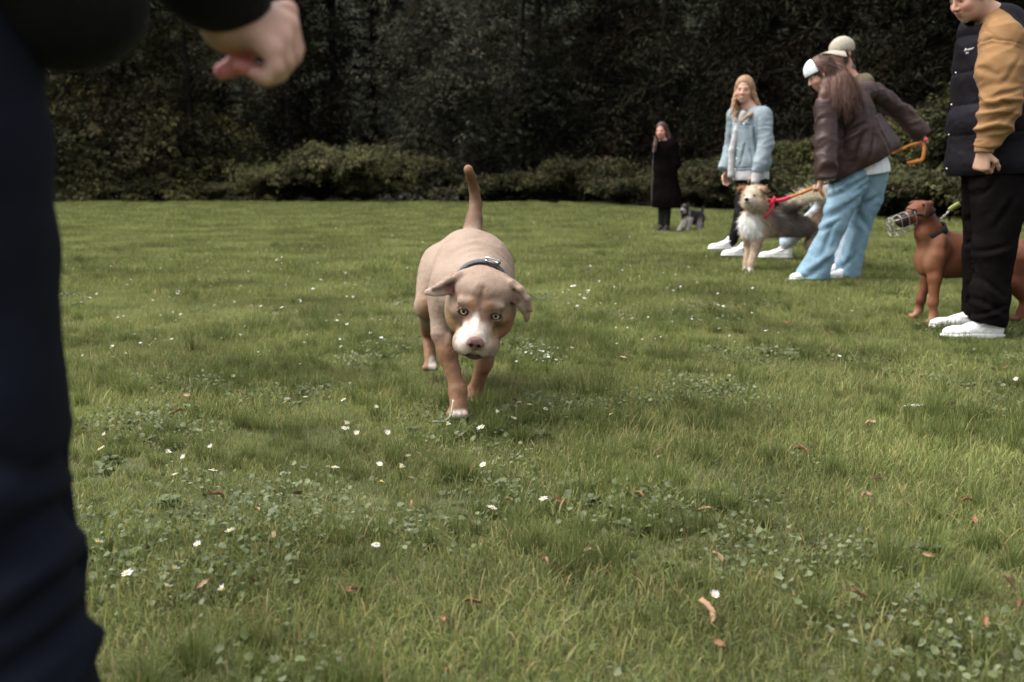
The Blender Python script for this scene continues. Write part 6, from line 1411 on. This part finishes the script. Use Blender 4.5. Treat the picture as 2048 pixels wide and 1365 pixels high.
    S.chain([J['hipb'], J['knb'], J['anb'] + A(0, 0, .02)], [.10, .078, .065], k=.02); S.ell(J['pel'] - A(0, 0, .03), (.18, .135, .12), k=.04); S.cap(J['pel'] - A(0, 0, .02), J['pel'] + A(0, 0, .10), .165, .155, k=.04)
    V, Q = S.mesh(smooth=1); V = crease(V, Q, .006, 5, (1, 1, 1), 4); N = normals(V, Q); w = np.clip((.64 - V[:, 2]) / .06, 0, 1)
    ph = V[:, 2] * 46 - V[:, 0] * 34 + 5 * perlin(V * 5); V = V + N * (.006 * (1 - 1.6 * np.abs(np.sin(ph * .5))) * w)[:, None]
    g_ = lambda a, b, c, d, w=.014, h=.012: (P(a, b, Y - .05), P(c, d, Y - .05), w, h)
    V = grooves(V, Q, [g_(-40, 1160, 160, 1030), g_(-40, 1275, 180, 1150, .016, .014), g_(-20, 1345, 195, 1235), g_(0, 1090, 140, 1010, .010, .008), g_(-60, 900, 100, 960, .016, .008), g_(60, 500, 90, 800, .012, .004)])
    mesh_obj('jeans', V, Q, dm, T)
    sm = mat('dark_suede', (.03, .024, .02), rough=.85, bump=.3)
    shoe(T, J['ana'], J['toea'], sm, sm, gz=.012); shoe(T, J['anb'], J['toeb'], sm, sm, gz=.012)
    S = Sdf(.006); W = lambda x, y, z: J['head'] + A(x, y, z) @ HM
    S.ell(W(0, .050, -.025), (.083, .085, .098), HM, k=.02); S.ell(W(0, -.01, -.06), (.074, .08, .055), HM, k=.02); S.ell(W(0, -.045, .085), (.07, .085, .085), HM, k=.01, sub=True); cloth('hair', T, S, mat('brown_crop', (.05, .03, .02), rough=.6, var=.4, bump=.8, bscale=100))
if want('vest'):
    T_, V_, Q_, text_, wm_ = man_vest(); chest_mark(T_, text_, wm_)
if want('brown'): WB = woman_brown()
if want('cap'): man_cap()
if want('denim'): woman_denim()
if want('coat'): woman_coat()
if want('near'): near_person()
# ================================================================== daisies and fallen leaves
def flower_mats():
    return (leaf_mat('petal', rough=.6, trans=.2, spec=.2, attr=False, color=(.78, .77, .74)), mat('flower_disc', (.55, .40, .06), rough=.8, bump=.5, bscale=900), leaf_mat('flower_stem', rough=.6, trans=.1, attr=False, color=(.11, .14, .055)))
def petals(n, r, open_, rs, tw=.0):
    V = []; F = []
    for i in range(n):
        a = 2 * math.pi * (i + rs.uniform(-.2, .2)) / n; ca, sa = math.cos(a), math.sin(a); w = r * 2.1 / n * 1.25; o = len(V); up = open_ + rs.uniform(-.15, .15); L = r * rs.uniform(.9, 1.08)
        for t, ww in ((.18, .45), (.6, 1.0), (.9, .8)):
            for sg in (-1, 1):
                rr = L * t; x = ca * rr * math.cos(up) - sa * w * ww * sg * .5; y = sa * rr * math.cos(up) + ca * w * ww * sg * .5; V.append((x, y, rr * math.sin(up) + (.0004 if i % 2 else 0)))
        V.append((ca * L * math.cos(up), sa * L * math.cos(up), L * math.sin(up))); F += [(o, o + 2, o + 3, o + 1), (o + 2, o + 4, o + 5, o + 3), (o + 4, o + 6, o + 5, o + 4)]
    return np.array(V), F
ONES = ['first', 'second', 'third', 'fourth', 'fifth', 'sixth', 'seventh', 'eighth', 'ninth']
def ordl(k):
    if k < 20: return ordn(k)
    t, o = divmod(k + 1, 10)
    return ['', '', 'twentieth', 'thirtieth', 'fortieth'][t] if o == 0 else ['', '', 'twenty', 'thirty', 'forty'][t] + '-' + ONES[o - 1]
def make_small():
    pm, dm, sm = flower_mats(); rs = np.random.RandomState(21)
    protos = []
    for k in range(4):
        r = .0105; H = (.045, .060, .038, .052)[k]; op = (.15, .45, -.05, .8)[k]; lean = A(.012, .006, 0) * (k - 1.5)
        t = bpy.data.objects.new('daisy', None); t['_org'] = (0., 0., 0.); COL.objects.link(t)
        ctr = A(0, 0, H) + lean; tilt = Matrix.Rotation((.35, -.5, .2, .6)[k], 3, 'X'); RM = np.array(tilt)
        v, f = tube(bezier([A(0, 0, -.01), A(0, 0, H * .5) + lean * .3, ctr - RM @ A(0, 0, .002)], 8), .0010, 5); poly_obj('stem', v, f, sm, t)
        v, f = petals(18, r, op, rs); poly_obj('petals', (RM @ v.T).T + ctr, f, pm, t, smooth=False)
        v, f = blob(A(0, 0, .0008), A(.0036, .0036, .0022), None, 10, 6); poly_obj('disc', (RM @ v.T).T + ctr, f, dm, t)
        # the same flower as one small mesh, for places where no part can be told apart
        protos.append(t)
    far = []
    for k in range(3):
        v, f = petals(9, .0125, (.1, .4, .7)[k], rs); v = (np.array(Matrix.Rotation((.3, -.5, .6)[k], 3, 'X')) @ v.T).T + A(0, 0, .055); v2, f2 = tube([A(0, 0, 0), A(0, 0, .054)], .0012, 3)
        v3, f3 = join([(v, f)]); far.append(poly_obj('daisy', v3, [tuple(q) for q in f3], pm, None, smooth=False, origin=(0, 0, 0)))
    near = [(222, 883), (346, 930), (364, 934), (343, 969), (425, 945), (418, 907), (655, 938), (745, 931), (770, 958), (808, 948), (760, 877), (828, 915), (758, 1084), (208, 1126), (276, 1160), (351, 1173), (338, 1208), (470, 1190), (396, 1112), (465, 1080), (1418, 1216), (700, 880),
            (754, 819), (690, 790), (583, 818), (575, 804), (616, 783), (982, 857), (908, 857), (1033, 800), (1050, 815), (1018, 827), (1092, 812), (1003, 834), (1231, 829), (690, 850), (957, 1010), (962, 935), (1090, 1000), (1905, 732), (2015, 777), (812, 950), (700, 860), (222, 912)]
    G = 'daisies in the near grass'
    used = set()
    for i, (px, py) in enumerate(near):
        p = GP(px, py, .045); k = int(rs.randint(0, 4)); src = protos[k]
        if k in used:
            t = src.copy(); COL.objects.link(t)
            for ch in list(src.children): c = ch.copy(); COL.objects.link(c); c.parent = t
        else: t = src; used.add(k)
        t.location = (p[0], p[1], float(ground_h(p[0], p[1])) - .002); t.rotation_euler = (rs.uniform(-.2, .2), rs.uniform(-.2, .2), rs.rand() * 6.28); s = rs.uniform(1.0, 1.4); t.scale = (s, s, s)
        t['group'] = G; t['category'] = 'daisy'
        t['label'] = 'white daisy on a short stem in the near grass, %s nearest to the camera' % ordl(sorted(near, key=lambda q: -q[1]).index((px, py)))
        if (px, py) == (1418, 1216): t['label'] = 'single white daisy beside the large curled pale leaf'; del t['group']
        if (px, py) == (1231, 829): t['label'] = 'single white daisy right of the tan dog, away from the other daisies'; del t['group']
    # farther ones: counted from the photograph's clusters and scattered between them
    mid = [(1470, 678), (1457, 672), (1545, 700), (1113, 600), (1160, 590), (1168, 596), (1143, 606), (1122, 576), (1127, 583), (1175, 580), (1436, 586), (1505, 582), (1530, 600), (1553, 598), (1556, 600), (1417, 612), (1433, 610), (1384, 641), (1399, 640), (1295, 640), (1309, 675), (1235, 680), (1287, 675), (1105, 700), (1113, 712), (1676, 592), (1702, 620), (1675, 635), (1676, 716), (1118, 690), (1145, 690), (1378, 535), (1344, 620), (1200, 608), (1232, 606),
           (170, 715), (222, 692), (278, 681), (296, 681), (310, 647), (236, 632), (250, 630), (262, 632), (320, 620), (345, 617), (385, 615), (430, 608), (355, 583), (600, 600), (640, 560), (560, 540), (675, 640), (740, 668), (515, 700), (1062, 690), (1078, 695), (1052, 703), (1035, 716), (1072, 712), (1100, 690)]
    pts = [GP(x, y, .05) for x, y in mid if True]
    cl = [(1150, 585, 26, 16), (1230, 560, 40, 16), (690, 560, 60, 24), (560, 520, 70, 20), (300, 600, 70, 22), (1300, 640, 60, 20), (1080, 700, 26, 14), (420, 480, 120, 16), (760, 500, 90, 18), (1120, 470, 60, 12), (1350, 560, 60, 16), (230, 520, 80, 16), (1500, 640, 70, 18), (640, 620, 60, 20), (250, 660, 70, 40), (480, 560, 110, 40), (380, 650, 90, 50), (550, 470, 160, 18), (300, 560, 90, 40), (1250, 500, 90, 20), (700, 640, 60, 40)]
    while len(pts) < 255:
        cx, cy, sx, sy = cl[rs.randint(len(cl))]; x, y = rs.normal(cx, sx), rs.normal(cy, sy)
        if y < 440 or x < 120 or x > 1800: continue
        p = GP(x, y, .05)
        if p[1] < 28: pts.append(p)
    for i, p in enumerate(pts):
        o = far[i % 3] if i < 3 else far[i % 3].copy()
        if i >= 3: COL.objects.link(o)
        o.location = (p[0], p[1], float(ground_h(p[0], p[1]))); s = rs.uniform(.6, 1.05) * (.85 if p[1] < 6 else 1); o.scale = (s, s, s); o.rotation_euler = (rs.uniform(-.15, .15), rs.uniform(-.15, .15), rs.rand() * 6.28)
        tag(o, 'tiny white daisy among many scattered over the far lawn', 'daisy', 'daisies scattered over the far lawn')
    # fallen leaves
    cols = [(.26, .13, .07), (.32, .19, .115), (.20, .095, .05), (.34, .24, .15), (.25, .18, .09)]
    lms = [mat('dry_leaf', c, rough=.6, var=.35, vscale=60, bump=.4, bscale=150, spec=.3) for c in cols]
    cnt = {}
    L = [(374, 798), (357, 832), (425, 720), (480, 788), (820, 1003), (412, 1180), (516, 1172), (595, 990), (515, 1025), (430, 998), (550, 1072), (898, 1247), (942, 1210), (1015, 990), (1090, 1118), (1178, 1095), (1118, 998), (1437, 1285), (1411, 1023), (1733, 998), (1755, 960), (1935, 1003), (1945, 1045), (1856, 1118), (1905, 815), (2015, 1175), (1970, 1255), (1713, 1195), (1430, 1115), (2040, 1225), (1375, 620), (1570, 640), (700, 1185), (712, 1192), (1280, 990), (1320, 915), (1600, 900), (1985, 740), (2010, 735), (1740, 845), (1245, 714), (1660, 660), (1030, 795)]
    pr = []
    for k in range(5):
        V = []; F = []; n = 9; Lh = .05; cu = (.5, 1.1, .2, .8, 1.6)[k]; wd = (.42, .30, .5, .36, .25)[k]
        for i in range(n):
            t = i / (n - 1); w = Lh * wd * math.sin(math.pi * min(1, t * .96 + .02)) ** .8 * .5; x = Lh * (t - .5); z = .010 * math.cos(cu * 3 * (t - .3)) + .012 * t * cu
            for j in range(5): s = (j - 2) / 2; V.append((x, w * s, z + abs(s) ** 1.5 * .007 * (1 + cu * .5) + .001 * math.sin(i * 2 + j)))
        for i in range(n - 1):
            for j in range(4): a = i * 5 + j; F.append((a, a + 5, a + 6, a + 1))
        v2, f2 = tube([(-Lh * .5, 0, .008), (-Lh * .5 - .016, .003, .014)], .0008, 4)
        v, f = join([(V, F), (v2, f2)]); pr.append((v, f))
    for i, (px, py) in enumerate(L):
        k = i % 5; zc = .030; p = GP(px, py, zc); v, f = pr[k]
        o = poly_obj('fallen_leaf', v, f, lms[(i * 7 + 3) % 5], None, origin=(0, 0, 0)); s = rs.uniform(.5, .85)
        o.scale = (s, s, s); o.location = (p[0], p[1], float(ground_h(p[0], p[1])) + .024); o.rotation_euler = (rs.uniform(-.7, .7), rs.uniform(-.5, .9), rs.rand() * 6.28)
        w = 'left of the tan dog' if px < 850 else ('near the lower right corner' if px > 1500 and py > 1080 else ('right of the tan dog' if px > 1100 else 'before the tan dog'))
        cnt[w] = cnt.get(w, []) + [(p[1], o)]
        tag(o, 'small curled brown fallen leaf in the grass %s' % w, 'leaf', 'fallen brown leaves in the grass ' + w)
    for w, q in cnt.items():
        for j, (y_, o) in enumerate(sorted(q, key=lambda e: e[0])): o['label'] = 'small curled brown fallen leaf %s, %s nearest to the camera' % (w, ordn(j))
    v, f = pr[1]; p = GP(1402, 1222, .035)
    o = poly_obj('fallen_leaf', v * A(1.05, .95, 1.0), f, mat('pale_dry_leaf', (.34, .21, .13), rough=.5, var=.2, vscale=60, bump=.3), None, origin=(0, 0, 0)); o.location = (p[0], p[1], .03); o.rotation_euler = (.9, -.5, 1.9)
    tag(o, 'large pale curled leaf standing in the grass beside a single daisy', 'leaf')
    p = GP(1828, 818, .03); pr2 = []
    for j in range(16): a = rs.uniform(-1.2, 1.2); b = A(math.cos(a), math.sin(a) * .5, .5 * rs.rand()); q = A(p[0] - .03 + .0035 * j, p[1], .035 + float(ground_h(p[0], p[1]))); pr2.append(tube([q, q + b * .022 * (1 if j % 2 else -1)], [.0011, .0004], 4))
    v, f = join(pr2); tag(poly_obj('feather', v, f, mat('down', (.62, .60, .56), rough=.9), None, origin=(p[0], p[1], 0)), 'small fluffy white feather lying in the grass at the right', 'feather')
    g = float(ground_h(-.25, 3.3)); a = P(907, 822, 3.28); b = GP(872, 849, .02)
    v, f = ribbon(bezier([A(*a[:2], .09), lerp(a, b, .2) * A(1, 1, 0) + A(0, 0, .035), lerp(a, b, .7) * A(1, 1, 0) + A(0, 0, .025), b + A(-.01, 0, .01)], 14), .006, A(0, 1, .4), .0008)
    tag(poly_obj('straw', v, f, mat('dry_stalk', (.50, .50, .38), rough=.7), None, origin=tuple(b)), 'pale bent grass stalk under the tan dog\'s front paw', 'stalk')
if want('small_things'): make_small()
